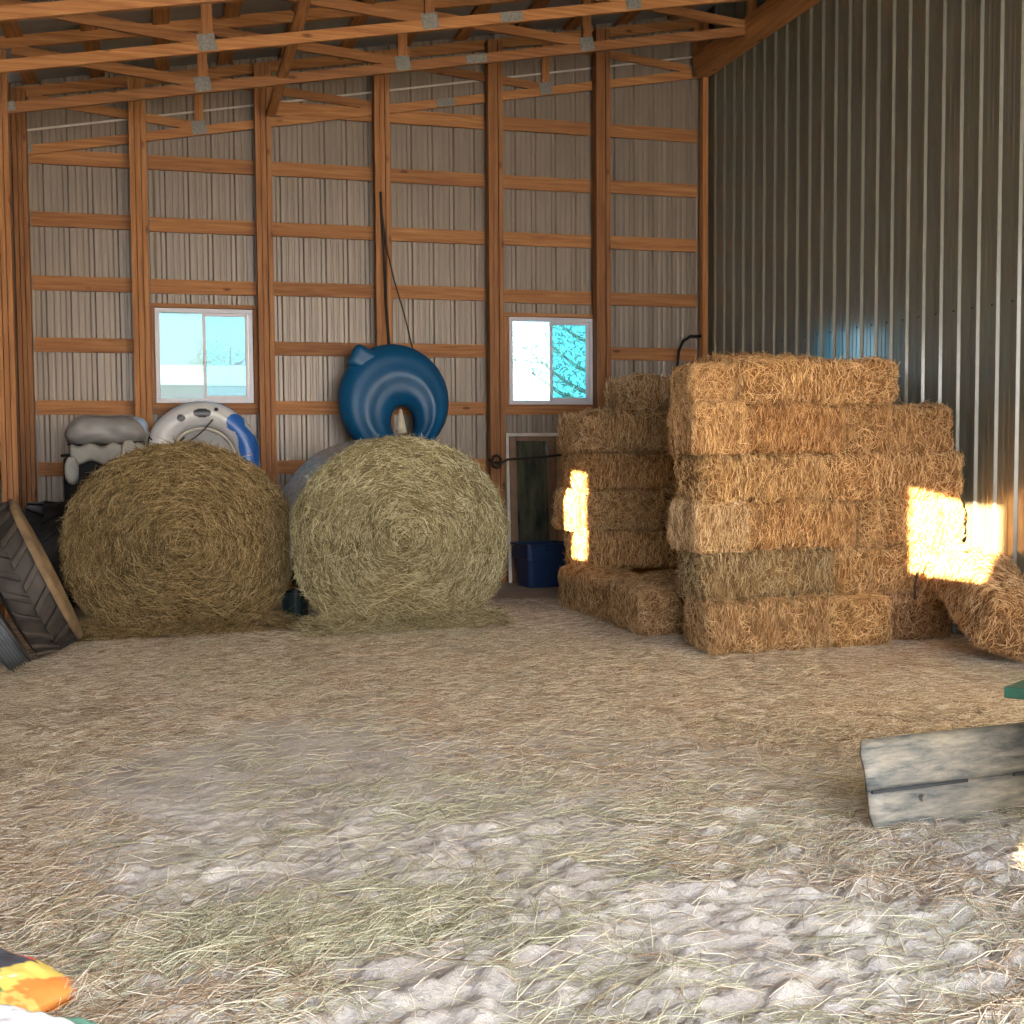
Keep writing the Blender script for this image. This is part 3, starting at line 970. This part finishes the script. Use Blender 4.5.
# local z is the axle. big one leans on the left wall
lean = math.radians(24)
Mt = Matrix.Rotation(math.radians(5), 4, 'Z') @ Matrix.Rotation(-lean, 4, 'Y') @ Matrix.Rotation(PI / 2, 4, 'Y')
Rt, Wt = .545, .34
tyre('tractor_tyre', (-.985, 9.12, Rt * 1.03 * math.cos(lean) + Wt / 2 * math.sin(lean) - .01), Mt, Rt, Wt, 20, 'large lugged tractor tyre with tan sidewall leaning at the left edge', True)
Mt = Matrix.Rotation(math.radians(2), 4, 'Z') @ Matrix.Rotation(PI / 2, 4, 'Y')
tyre('tractor_tyre', (-1.11, 12.0, .50), Mt, .485, .36, 16, 'upright black lugged tyre in the corner beside the left round bale')
Mt = Matrix.Rotation(math.radians(10), 4, 'Z') @ Matrix.Rotation(-math.radians(30), 4, 'Y') @ Matrix.Rotation(PI / 2, 4, 'Y')
tyre('ribbed_tyre', (-1.10, 8.36, .345), Mt, .31, .15, 0, 'small grey ribbed tyre leaning in front of the large lugged tyre', ribs=True, rim=.55)

# ------------------------------------------------------------------ black cabinet with grey float on it
mb = MB(); mb.box(-.93, -.26, 11.88, 12.42, 0, 1.40)
cab = mb.build('black_cabinet', BLACKPL, bevel=.03, origin=(-.58, 12.15, 0))
tag(cab, 'tall black plastic cabinet under the grey float, behind the left round bale', 'cabinet')
MB().box(-.95, -.24, 11.86, 12.44, 1.40, 1.43).build('lid', BLACKPL, cab, bevel=.01).matrix_parent_inverse = Matrix.Translation((.58, -12.15, 0))
fl = empty('inflatable_float', (-.55, 12.15, 1.432))
tag(fl, 'deflated grey vinyl float with drooping tabs, lying on the black cabinet', 'float')
def blobmesh(dims, rad, seed, amp, sc, cuts=20):
    bm = bmesh.new(); bmesh.ops.create_cube(bm, size=2)
    bmesh.ops.subdivide_edges(bm, edges=bm.edges[:], cuts=cuts, use_grid_fill=True)
    P = np.array([v.co[:] for v in bm.verts]); Fc = np.array([[v.index for v in f.verts] for f in bm.faces]); bm.free()
    d = np.array(dims)
    X = rbox(P * d, d, rad)
    nn = X / np.maximum(d, 1e-3); nn = np.sign(nn) * np.abs(nn) ** 3; nn /= np.linalg.norm(nn, axis=1, keepdims=True) + 1e-6
    return X + nn * (amp * fbm((X[:, 0] * sc + seed, X[:, 1] * sc, X[:, 2] * sc), 3))[:, None], Fc
X, Fc = blobmesh((.36, .26, .13), .12, 5, .03, 6)
X[:, 0] *= 1 - .12 * (X[:, 2] / .13)
o = np_obj('air_chamber', np_mesh('air_chamber', X + [0, 0, .21], Fc, GREYVINYL), fl)
X, Fc = blobmesh((.33, .03, .085), .03, 8, .015, 9)
X[:, 2] += .02 * np.sin(X[:, 0] * 30)
o = np_obj('skirt', np_mesh('skirt', X + [.02, -.315, .0], Fc, plain('pale_grey_vinyl', (.29, .28, .255), .5, bmp=.1)), fl)
for tx, tz, sx in ((-.30, -.17, .75), (.20, -.02, .8)):
    X, Fc = blobmesh((.085 * sx, .03, .125), .029, 3, .01, 8, 10); X[:, 0] *= np.sqrt(np.clip(1 - (X[:, 2] / .14) ** 2, .05, 1))
    np_obj('tab', np_mesh('tab', X + [tx, -.36, tz + .02], Fc, plain('pale_tab_vinyl', (.36, .35, .32), .5)), fl)
X, Fc = blobmesh((.10, .2, .11), .09, 9, .015, 6, 12)
o = np_obj('end_chamber', np_mesh('end_chamber', X + [.27, 0, .23], Fc, plain('pale_blue_vinyl', (.35, .47, .68), .3)), fl)
tag(o, 'pale blue end chamber')
mb = MB(); mb.tube([(-.34, -.29, .085), (-.1, -.32, .075), (.1, -.32, .09), (.34, -.28, .11)], .006, 6)
mb.build('seam_cord', ROPE, fl, smooth=True)

# ------------------------------------------------------------------ white float standing against the wall
wf = empty('inflatable_raft', (.33, 12.33, 0), rot=(math.radians(-3), 0, 0))
tag(wf, 'white inflatable raft with a blue band and dark handle patches below left window', 'inflatable raft')
nu, nv = 480, 96
u = np.linspace(0, 2 * PI, nu, endpoint=False); v = np.linspace(0, 2 * PI, nv + 1)
UU, VV = np.meshgrid(u, v, indexing='ij')
tr = .125; Rm = .56 - tr; hh = .41
cz0 = .56 + hh
cx = Rm * np.cos(UU); czz = Rm * np.sin(UU) + np.where(np.sin(UU) >= 0, hh, -hh) * np.tanh(np.abs(np.sin(UU)) * 12)
rx = np.cos(UU); rz_ = np.sin(UU)
px = cx + rx * tr * np.cos(VV); pz = cz0 - .0 + czz + rz_ * tr * np.cos(VV) ; py = -tr * np.sin(VV)
ang = UU.ravel()
colr = np.tile(np.array([.62, .62, .64]), (px.size, 1))
X3, Z3 = px.ravel(), pz.ravel()
fr = np.sin(VV.ravel()) > -.2
rad = np.hypot(X3, Z3 - (cz0 + hh))
dg = np.degrees(ang)
blue = fr & (dg > -1) & (dg < 52) & (np.abs(rad - .455) < .08 + .02 * np.sin(ang * 7)) 
blue |= fr & (dg > 300) & (np.abs(X3 - .455) < .08)
blue |= fr & (np.hypot(X3 - .32, Z3 - (cz0 + hh + .34)) < .09)
colr[blue] = (.02, .13, .48)
for (hx, hz, ra, rb_) in ((.0, .435, .085, .045), (-.2, .385, .04, .035), (.135, .47, .022, .018)):
    q = fr & ((((X3 - hx) / ra) ** 2 + ((Z3 - (cz0 + hh) - hz) / rb_) ** 2) < 1)
    colr[q] = (.008, .01, .02)
edge = (np.cos(VV.ravel()) > .93) & (dg > 40) & (dg < 140)
colr[edge] = (.10, .25, .52)
Vt = np.stack([X3, py.ravel(), Z3], 1)
np_obj('tube_ring', np_mesh('tube_ring', Vt, grid_faces(nu, nv + 1, True), attr_mat('printed_vinyl', .35), col=colr), wf)
mb = MB(); pts = []
for k in range(48):
    an = 2 * PI * k / 48
    pts.append(((Rm - .03) * math.cos(an), cz0 + (Rm - .03) * math.sin(an) + (hh if math.sin(an) >= 0 else -hh)))
mb.add([(x, -.02, z) for x, z in pts] + [(x, .03, z) for x, z in pts], [tuple(range(48)), tuple(range(95, 47, -1))] + [(k, k + 48, (k + 1) % 48 + 48, (k + 1) % 48) for k in range(48)])
mb.build('seat_floor', GREYVINYL, wf)
mb = MB(); an = np.linspace(.15, PI - .15, 30)
mb.tube([(Rm * .72 * math.cos(t), -.05, cz0 + hh - .02 + Rm * .70 * math.sin(t)) for t in an], .014, 8)
mb.build('seat_piping', PALETRIM, wf, smooth=True)
mb = MB()
def arc(p, q, sag, n=10):
    p, q = Vector(p), Vector(q)
    return [p.lerp(q, t) - Vector((0, 0, sag * 4 * t * (1 - t))) for t in np.linspace(0, 1, n)]
zt = cz0 + hh
mb.tube(arc((-.50, -.10, zt + .20), (-.17, -.10, zt + .20), .10), .007, 6)
mb.tube(arc((-.17, -.115, zt + .14), (.10, -.13, zt + .37), .03), .006, 6)
mb.tube(arc((-.50, -.10, zt + .22), (-.54, -.10, zt - .05), .02), .007, 6)
mb.build('grab_rope', ROPE, wf, smooth=True)

# ------------------------------------------------------------------ big blue tube hanging on the post
bt = empty('towable_tube', (2.245, 12.36, 1.36), rot=(math.radians(-3), 0, 0))
tag(bt, 'big glossy blue inflatable ring hanging on the wall behind the pale round bale', 'inflatable tube')
nu, nv = 128, 61
u = np.linspace(0, 2 * PI, nu, endpoint=False); s = np.linspace(0, 1, nv)
UU, SS = np.meshgrid(u, s, indexing='ij')
hx = .085 + .12 * np.cos(UU); hz = -.22 + .17 * np.sin(UU)
oxx = .575 * np.cos(UU); ozz = .585 * np.sin(UU)
notch = 0 * UU
oxx = oxx * (1 + notch); ozz = ozz * (1 + notch)
px = hx + (oxx - hx) * SS; pz = hz + (ozz - hz) * SS
dome = np.sqrt(np.clip(1 - (2 * SS - 1) ** 2, 0, 1))
ridge = .5 - .5 * np.cos(6 * PI * SS)
th_ = .185 * dome * (.94 + .06 * ridge)
side_f = np.stack([px.ravel(), -th_.ravel(), pz.ravel() + .585], 1)
side_b = np.stack([px.ravel(), th_.ravel() * .9, pz.ravel() + .585], 1)
Qf = grid_faces(nu, nv, True)
np_obj('ring_body', np_mesh('ring_body', np.concatenate([side_f, side_b]), np.concatenate([Qf[:, ::-1], Qf + nu * nv]), BLUEVINYL), bt)
X, Fc = blobmesh((.17, .11, .12), .06, 2, .008, 6, 10)
an = math.radians(28)
X = X @ np.array([[math.cos(an), 0, -math.sin(an)], [0, 1, 0], [math.sin(an), 0, math.cos(an)]]) 
np_obj('valve_flap', np_mesh('valve_flap', X + [-.285, -.02, .985], Fc, BLUEVINYL), bt)
mb = MB(); mb.lathe([(.012, .50), (.03, .42), (.05, .32), (.062, .25), (.02, .25)], 16, Matrix.Translation((.06, -.05, 0)))
o = mb.build('cloth_cover', plain('cream_cloth', (.62, .55, .42), .9), bt, smooth=True); tag(o, 'cream cloth hanging in the hole')
mb = MB()
mb.tube([(2.17, 12.583, 4.10), (2.175, 12.58, 3.9), (2.19, 12.58, 3.6), (2.20, 12.58, 3.3), (2.21, 12.57, 2.9), (2.22, 12.45, 2.50)], .014, 6)
mb.tube([(2.175, 12.583, 3.95), (2.22, 12.58, 3.55), (2.30, 12.58, 3.2), (2.41, 12.56, 2.8), (2.48, 12.45, 2.40)], .008, 6)
tag(mb.build('rope', ROPE, origin=(2.17, 12.583, 4.10), smooth=True), 'dark rope running down the post to the blue tube', 'rope')

# ------------------------------------------------------------------ leaning glazed door panel, strap, bin
dp = empty('door_panel', (3.875, 12.56, 0), rot=(math.radians(-3.5), 0, 0))
tag(dp, 'old brown framed glass door panel with white edging leaning below right window', 'door panel')
zt = 1.615
BROWN = plain('brown_frame', (.19, .105, .06), .5, var=.2)
mb = MB(); mb.box(-.37, -.335, -.02, .02, 0, zt); mb.box(-.335, .42, -.02, .02, zt - .035, zt); mb.box(.385, .42, -.02, .02, 0, zt - .035)
mb.build('white_edging', PALETRIM, dp, bevel=.004)
mb = MB(); mb.box(-.33, -.25, -.015, .02, .0, zt - .04); mb.box(.10, .19, -.015, .02, 0, zt - .04); mb.box(-.25, .10, -.015, .02, zt - .085, zt - .04); mb.box(-.25, .10, -.015, .02, 0, .12)
mb.build('sash_frame', BROWN, dp, bevel=.006)
mb = MB(); mb.box(.20, .30, -.012, .02, 0, zt - .04)
mb.build('stile', plain('worn_pine', (.42, .25, .14), .6, var=.2), dp, bevel=.004)
mg, N, L, b = newmat('dark_reflective_glass'); setv(b, (.035, .045, .035), .06, 0, .9)
f = noise(N, L, mapped(N, L, (9, 9, 2.2)), 1., 4); r = ramp(N, [(.35, (.02, .03, .025)), (.65, (.11, .11, .08))]); L.new(f, r.inputs[0]); L.new(r.outputs[0], b.inputs['Base Color'])
MB().box(-.25, .10, .0, .006, .12, zt - .085).build('glass', mg, dp)
mb = MB()
mb.tube([(3.30, 12.575, 1.33), (3.33, 12.53, 1.30), (3.42, 12.47, 1.30), (3.47, 12.45, 1.33), (3.62, 12.44, 1.34), (3.9, 12.44, 1.36), (4.2, 12.45, 1.385), (4.3, 12.6, 1.40)], .012, 6)
for k in range(2):
    mb.tube([(3.36 + .05 * math.cos(t), 12.49 - .02 * k, 1.31 + .065 * math.sin(t)) for t in np.linspace(0, 2 * PI, 14)], .014, 6)
tag(mb.build('tie_strap', ROPE, origin=(3.30, 12.575, 1.33), smooth=True), 'dark strap with a coiled knot tying the glass door panel to the post', 'strap')
def tote(loc, rz, label):
    t = empty('storage_tote', loc, rz); tag(t, label, 'storage tote')
    mb = MB(); w0, d0, w1, d1, h = .21, .17, .255, .215, .44
    def ring(w, d, z, n=8):
        out = []
        rr = .05
        for cx_, cy_, s0 in ((w - rr, d - rr, 0), (-w + rr, d - rr, 1), (-w + rr, -d + rr, 2), (w - rr, -d + rr, 3)):
            for k in range(5):
                a_ = (s0 + k / 4) * PI / 2
                out.append((cx_ + rr * math.cos(a_), cy_ + rr * math.sin(a_), z))
        return out
    levels = [(w0, d0, 0), (w0 + .028, d0 + .028, h * .66), (w0 + .04, d0 + .04, h * .68), (w1, d1, h), (w1 + .018, d1 + .018, h), (w1 + .018, d1 + .018, h + .015), (w1 - .012, d1 - .012, h + .015), (w1 - .015, d1 - .015, h - .01), (w0 - .01, d0 - .01, .012)]
    rings = [ring(*q) for q in levels]; m = 20
    v = [p for q in rings for p in q]
    f = [(i * m + k, i * m + (k + 1) % m, (i + 1) * m + (k + 1) % m, (i + 1) * m + k) for i in range(len(rings) - 1) for k in range(m)]
    f += [tuple(range(m - 1, -1, -1)), tuple((len(rings) - 1) * m + k for k in range(m))]
    mb.add(v, f); mb.build('tub', BLUETOTE, t)
    mb = MB(); mb.box(-.06, .06, -d1 - .028, -d1 - .012, h - .06, h - .015); mb.build('handle', BLUETOTE, t, bevel=.006)
    return t
tote((3.77, 12.22, 0), math.radians(8), 'open dark blue plastic tote on the floor in front of the glass door panel')
# dark teal bucket in the gap between the round bales
bk = MB(); bk.lathe([(.10, 0), (.125, .22), (.132, .22), (.132, .24), (.118, .24), (.095, .012), (.0, .012)], 28, Matrix.Translation((1.03, 10.5, 0)))
o = bk.build('bucket', plain('dark_teal_plastic', (.012, .03, .034), .4), origin=(1.03, 10.5, 0), smooth=False)
tag(o, 'dark teal bucket in the gap between the two round bales', 'bucket')
# hose by the corner
mb = MB(); mb.tube([(5.52, 12.66, 2.05), (5.515, 12.66, 2.35), (5.53, 12.66, 2.52), (5.58, 12.655, 2.63), (5.67, 12.655, 2.69), (5.80, 12.66, 2.695)], .016, 8)
mb.tube([(5.60, 12.72, 2.05), (5.60, 12.72, 2.4)], .008, 6)
tag(mb.build('hose', BLACKPL, origin=(5.52, 12.66, 2.05), smooth=True), 'short black hose arching off the right corner post above the stack', 'hose')

# ------------------------------------------------------------------ scraper blade and the tractor it hangs behind
STEEL, N, L, b = newmat('scraped_steel')
v = mapped(N, L, (4, 9, 22)); f = noise(N, L, v, 1.4, 8, .7, .3)
r = ramp(N, [(.34, (.06, .068, .068)), (.45, (.15, .148, .135)), (.58, (.25, .23, .19)), (.75, (.38, .345, .28))]); L.new(f, r.inputs[0]); L.new(r.outputs[0], b.inputs['Base Color'])
setv(b, rough=.6, metal=.15); bump(N, L, b, f, .3, .006)
bl = empty('scraper_blade', (3.40, 4.12, 0), math.radians(4.5))
tag(bl, 'worn grey steel scraper blade standing on the straw at the right edge', 'scraper blade')
def blade_sheet(prof, x0, x1, cut, n=26, th=.012):
    mb = MB(); m = len(prof); v = []
    for i in range(n):
        x = x0 + (x1 - x0) * i / (n - 1)
        for (y, z, k) in prof:
            v.append((x, y, z))
    # trim the upper left corner
    v = [(max(p[0], x0 + cut(p[2])), p[1], p[2]) for p in v]
    f = [(i * m + k, (i + 1) * m + k, (i + 1) * m + k + 1, i * m + k + 1) for i in range(n - 1) for k in range(m - 1)]
    mb.add(v, f); return mb
up = [(-.03 + .07 * t ** 1.6 - .006 * math.sin(PI * t), .165 + .185 * t, t) for t in np.linspace(0, 1, 9)]
o = blade_sheet(up, -.87, .95, lambda z: max(0, (z - .31)) * .7).build('moldboard', STEEL, bl, smooth=True)
md = o.modifiers.new('t', 'SOLIDIFY'); md.thickness = .012
lo = [(-.055 + .03 * t, -.005 + .17 * t, t) for t in np.linspace(0, 1, 5)]
o = blade_sheet(lo, -.86, .95, lambda z: max(0, .05 - z) * .9).build('cutting_edge', STEEL, bl, smooth=True)
md = o.modifiers.new('t', 'SOLIDIFY'); md.thickness = .016
mb = MB(); mb.box(-.85, -.40, -.038, -.022, .158, .170); mb.box(-.17, .95, -.038, -.022, .158, .170)
mb.build('seam_bar', plain('dark_steel', (.03, .035, .04), .6), bl)
for x in (-.62, -.02, .3, .6):
    MB().tube([(x, -.03, .12), (x, -.055, .12)], .014, 8).build('bolt', STEEL, bl)
mb = MB(); mb.box(-.06, .06, -.28, -.04, .22, .30); mb.box(-.05, .05, -.06, .02, .15, .34)
mb.build('mount_arm', STEEL, bl, bevel=.008)
tr_ = empty('garden_tractor', (3.60, 3.1, 0), 0)
tag(tr_, 'green garden tractor carrying the scraper blade, only its tip in view', 'tractor')
MB().box(-.22, .22, -1.1, .45, .32, .50).build('chassis', plain('black_frame', (.02, .02, .02), .5), tr_, bevel=.02)
MB().box(-.25, .25, -1.25, -.45, .50, .92).build('hood', GREENPAINT, tr_, bevel=.05)
mb = MB(); mb.box(-.52, .52, -.05, .60, .66, .70); mb.build('fender', GREENPAINT, tr_, bevel=.02)
mb = MB(); mb.add([(-.40, 1.0, .47), (-.22, .80, .47), (.3, .60, .47), (.3, 1.12, .47), (-.2, 1.12, .47), (-.40, 1.0, .515), (-.22, .80, .515), (.3, .60, .515), (.3, 1.12, .515), (-.2, 1.12, .515)],
                  [(4, 3, 2, 1, 0), (5, 6, 7, 8, 9)] + [(k, (k + 1) % 5, (k + 1) % 5 + 5, k + 5) for k in range(5)])
mb.build('hitch_plate', GREENPAINT, tr_, bevel=.004)
mb = MB(); mb.lathe([(.0, -.03), (.035, -.03), (.055, -.01), (.055, .01), (.035, .03), (.0, .03)], 20, Matrix.Translation((-.295, .93, .40)) @ Matrix.Rotation(PI / 2, 4, 'X'))
mb.build('hitch_roller', plain('pale_teal_paint', (.38, .55, .52), .4), tr_, smooth=True)
mb = MB(); mb.box(-.31, -.27, .40, .90, .38, .42); mb.build('lift_arm', GREENPAINT, tr_)
mb = MB(); Mg = Matrix.Translation((-.20, .83, .17)) @ Matrix.Rotation(PI / 2, 4, 'X')
mb.lathe([(.03, -.02), (.085, -.025), (.115, -.012), (.115, .012), (.085, .025), (.03, .02), (.03, -.02)], 28, Mg)
tag(mb.build('gauge_wheel', PALEPAINT, tr_, smooth=True), 'pale gauge wheel')
mb = MB(); mb.box(-.2, .2, .0, .12, .70, 1.05); mb.box(-.2, .2, -.35, .1, .70, .78); mb.build('seat', BLACKPL, tr_, bevel=.04)
mb = MB(); mb.tube([(.16 * math.cos(t), -.55 + .05 * math.sin(t), 1.08 + .15 * math.sin(t)) for t in np.linspace(0, 2 * PI, 24, endpoint=False)], .015, 8, closed=True); mb.tube([(0, -.55, 1.08), (0, -.75, .9)], .018, 8)
mb.build('steering_wheel', BLACKPL, tr_, smooth=True)
def wheel(x, y, R_, w):
    mb = MB(); Mw = Matrix.Translation((x, y, R_)) @ Matrix.Rotation(PI / 2, 4, 'Y')
    mb.lathe([(R_ * .55, -w * .4), (R_ * .8, -w / 2), (R_ * .95, -w * .42), (R_, -w * .2), (R_, w * .2), (R_ * .95, w * .42), (R_ * .8, w / 2), (R_ * .55, w * .4), (R_ * .55, -w * .4)], 40, Mw)
    t = mb.build('wheel', RUBBER, tr_, smooth=True)
    mb = MB(); mb.lathe([(R_ * .56, -w * .35), (R_ * .5, -w * .2), (.05, -w * .1), (.0, -w * .1)], 32, Mw); mb.lathe([(R_ * .56, w * .35), (R_ * .5, w * .2), (.05, w * .1), (.0, w * .1)], 32, Mw)
    mb.build('rim', RIMGREY, t, smooth=True)
for sx in (-1, 1):
    wheel(sx * .42, .18, .34, .26); wheel(sx * .38, -.95, .24, .18)

# ------------------------------------------------------------------ printed sacks at the lower left
def sack(loc, rz, w, d, h, paint, mat, label, tilt=(0, 0)):
    n = 110; m = 80
    s_ = np.linspace(-1, 1, n); t_ = np.linspace(-1, 1, m)
    S, T_ = np.meshgrid(s_, t_, indexing='ij'); S, T_ = S.ravel(), T_.ravel()
    puff = (np.clip(1 - np.abs(S) ** 2.6, 0, 1) * np.clip(1 - np.abs(T_) ** 2.6, 0, 1)) ** .55
    wr = fbm((S * 5 + rz * 10, T_ * 4), 3)
    z1 = h * puff * (1 + .22 * wr) + .018
    z0 = np.minimum(.012 + 0 * S, z1 - .004)
    X, Y = S * w / 2, T_ * d / 2
    top = np.stack([X, Y, z1], 1); bot = np.stack([X, Y, z0], 1)
    Qg = grid_faces(n, m)
    # hems
    idx = np.arange(n * m).reshape(n, m)
    loop = np.concatenate([idx[:-1, 0], idx[-1, :-1], idx[::-1, -1][:-1], idx[0, ::-1][:-1]])
    l2 = np.roll(loop, -1)
    Qe = np.stack([loop, loop + n * m, l2 + n * m, l2], 1)
    c = paint(S, T_)
    me = np_mesh('sack', np.concatenate([top, bot]), np.concatenate([Qg, Qg[:, ::-1] + n * m, Qe[:, ::-1]]), mat, col=np.concatenate([c, c]))
    o = np_obj('printed_sack', me, None, loc); o.rotation_euler = (tilt[0], tilt[1], rz)
    return tag(o, label, 'sack', 'sacks at the lower left')
SACKM = attr_mat('printed_poly_sack', .35)
def paint_a(S, T):
    c = np.tile(np.array([.80, .28, .07]), (len(S), 1))                 # orange print
    n1 = fbm((S * 4, T * 4), 3); S = 1 - (1 - S) * 1.75
    c[(S > .40) & (S < .72 + .08 * n1) & (T > .05)] = (.80, .62, .16)
    c[(S < .46 + .06 * n1) & (T < .78)] = (.075, .085, .12)
    c[(S < .44) & (T >= .78 - .1 * n1)] = (.72, .11, .09)
    c[np.abs(S - .50 - .18 * T) < .05 - .1 * np.clip(T, 0, 1)] = (.72, .70, .64)
    q = (((S - .68) / .13) ** 2 + ((T + .05) / .28) ** 2) < 1 + .5 * n1; c[q] = (.03, .13, .05)
    c[q & (fbm((S * 22, T * 15), 2) > .08)] = (.15, .33, .12)
    c[(S > .74) & (T < .45) & (fbm((S * 22, T * 13 + 4), 2) > .05)] = (.85, .52, .16)
    return c
def paint_b(S, T):
    c = np.tile(np.array([.70, .70, .76]), (len(S), 1))
    n1 = fbm((S * 3 + 9, T * 3), 3)
    c[(T > .25 + .05 * n1) & (T < .86)] = (.12, .27, .22)
    q = (T > .48) & (T < .68) & (np.abs(S - .25) < .38) & (np.sin(S * 34) > -.2); c[q] = (.55, .66, .58)
    c[T > .86] = (.52, .50, .42)
    return c
sack((-.757, 3.475, .012), math.radians(-42), .86, .62, .13, paint_a, SACKM, 'crumpled orange and yellow printed sack at the lower left corner')
sack((-.62, 2.975, .0), math.radians(-8), .95, .40, .17, paint_b, SACKM, 'white and green printed sack lying in front of the orange one')

# ------------------------------------------------------------------ outdoors behind the windows and round the barn
GROUND = plain('pale_frosty_ground', (.50, .50, .48), .95, sc=.8)
mb = MB(); S_ = 80
mb.box(-S_, S_, -S_, S_, -.35, -.12)
mb.build('ground', GROUND, kind='structure')
sh = empty('shed', (0.6, 27., 0)); tag(sh, 'pale shed with a flat roof edge seen through the left window', 'shed')
WH = plain('shed_paint', (.62, .66, .66), .7, var=.06)
MB().box(-3.2, 3.0, 0, 3.5, -.12, 2.55).build('wall', WH, sh)
MB().box(-3.4, 3.2, -.3, 3.8, 2.78, 3.2).build('roof', plain('shed_roof', (.78, .8, .8), .6), sh)
MB().box(-3.3, 3.1, -.2, 3.7, 2.55, 2.78).build('eave', plain('shed_eave', (.10, .12, .13), .7), sh)
LEAF = straw_mat('tree_leaves', [(0, (.16, .22, .17)), (.6, (.26, .34, .27)), (1, (.42, .50, .40))], tint=False)
BARK = plain('tree_bark', (.12, .10, .085), .9, bmp=.4)
def tree(x, y, h, seed, label, nl=1500):
    r = np.random.RandomState(seed)
    t = empty('tree', (x, y, -.12)); tag(t, label, 'tree', 'trees behind the barn')
    mb = MB(); mb.tube([(0, 0, 0), (.05, .05, h * .35), (-.05, .1, h * .7), (0, 0, h)], [.16, .12, .08, .02], 8)
    tips = []
    for k in range(16):
        z = h * r.uniform(.25, .9); a_ = r.uniform(0, 2 * PI); l = (h - z) * .45 + .5
        e = Vector((math.cos(a_) * l, math.sin(a_) * l, z + l * .55))
        mb.tube([(0, 0, z), (e.x * .5, e.y * .5, z + l * .2), e], [.06, .04, .012], 6); tips.append((Vector((0, 0, z)), e))
    mb.build('trunk', BARK, t, smooth=True)
    C = []
    for k in range(nl):
        p, e = tips[r.randint(len(tips))]
        q = p.lerp(e, r.uniform(.3, 1.1)); C.append((q.x + r.normal(0, .22), q.y + r.normal(0, .22), q.z + r.normal(0, .22)))
    T = r.normal(0, 1, (nl, 3)); T /= np.linalg.norm(T, axis=1, keepdims=True); T *= r.uniform(.03, .07, (nl, 1))
    Vv, Qq = strands(np.array(C), T, r.uniform(.03, .06, nl), r.normal(0, .01, (nl, 3)))
    o = np_obj('foliage', np_mesh('foliage', Vv, Qq, LEAF, False), t); o['kind'] = 'stuff'
tree(9.4, 25.0, 6.5, 61, 'leafy tree seen through the right pane of the right window', 2600)
tree(6.6, 29.0, 4.0, 62, 'low distant tree seen through the left pane of the right window', 900)
tree(1.9, 38.0, 4.6, 63, 'tree rising behind the pale shed seen through the left window', 2200)

# ------------------------------------------------------------------ light: low evening sun and the sky
sun = bpy.data.lights.new('sun', 'SUN'); sun.energy = 95; sun.color = (1, .74, .40); sun.angle = .006
so = link(bpy.data.objects.new('sun', sun))
sdir = Vector((.70, .714, -.176))
so.rotation_euler = sdir.to_track_quat('-Z', 'Y').to_euler()
so.location = (-6, -6, 6)
w = bpy.data.worlds.new('sky'); scn.world = w; w.use_nodes = True
N, L = w.node_tree.nodes, w.node_tree.links
bg = N['Background']
tc = N.new('ShaderNodeTexCoord'); sp = N.new('ShaderNodeSeparateXYZ'); L.new(tc.outputs['Generated'], sp.inputs[0])
r = ramp(N, [(0, (1., .97, .95)), (.25, (.95, .96, .99)), (1, (.66, .80, 1.))]); L.new(sp.outputs['Z'], r.inputs[0])
L.new(r.outputs[0], bg.inputs['Color']); bg.inputs['Strength'].default_value = 10.0

scn.cycles.max_bounces = 10
scn.cycles.diffuse_bounces = 6
scn.cycles.glossy_bounces = 4
scn.cycles.transparent_max_bounces = 8
scn.cycles.sample_clamp_indirect = 12
scn.cycles.use_denoising = True
vs = scn.view_settings
vs.view_transform = 'Standard'; vs.look = 'None'; vs.gamma = 1; vs.use_curve_mapping = False
vs.exposure = 0.3
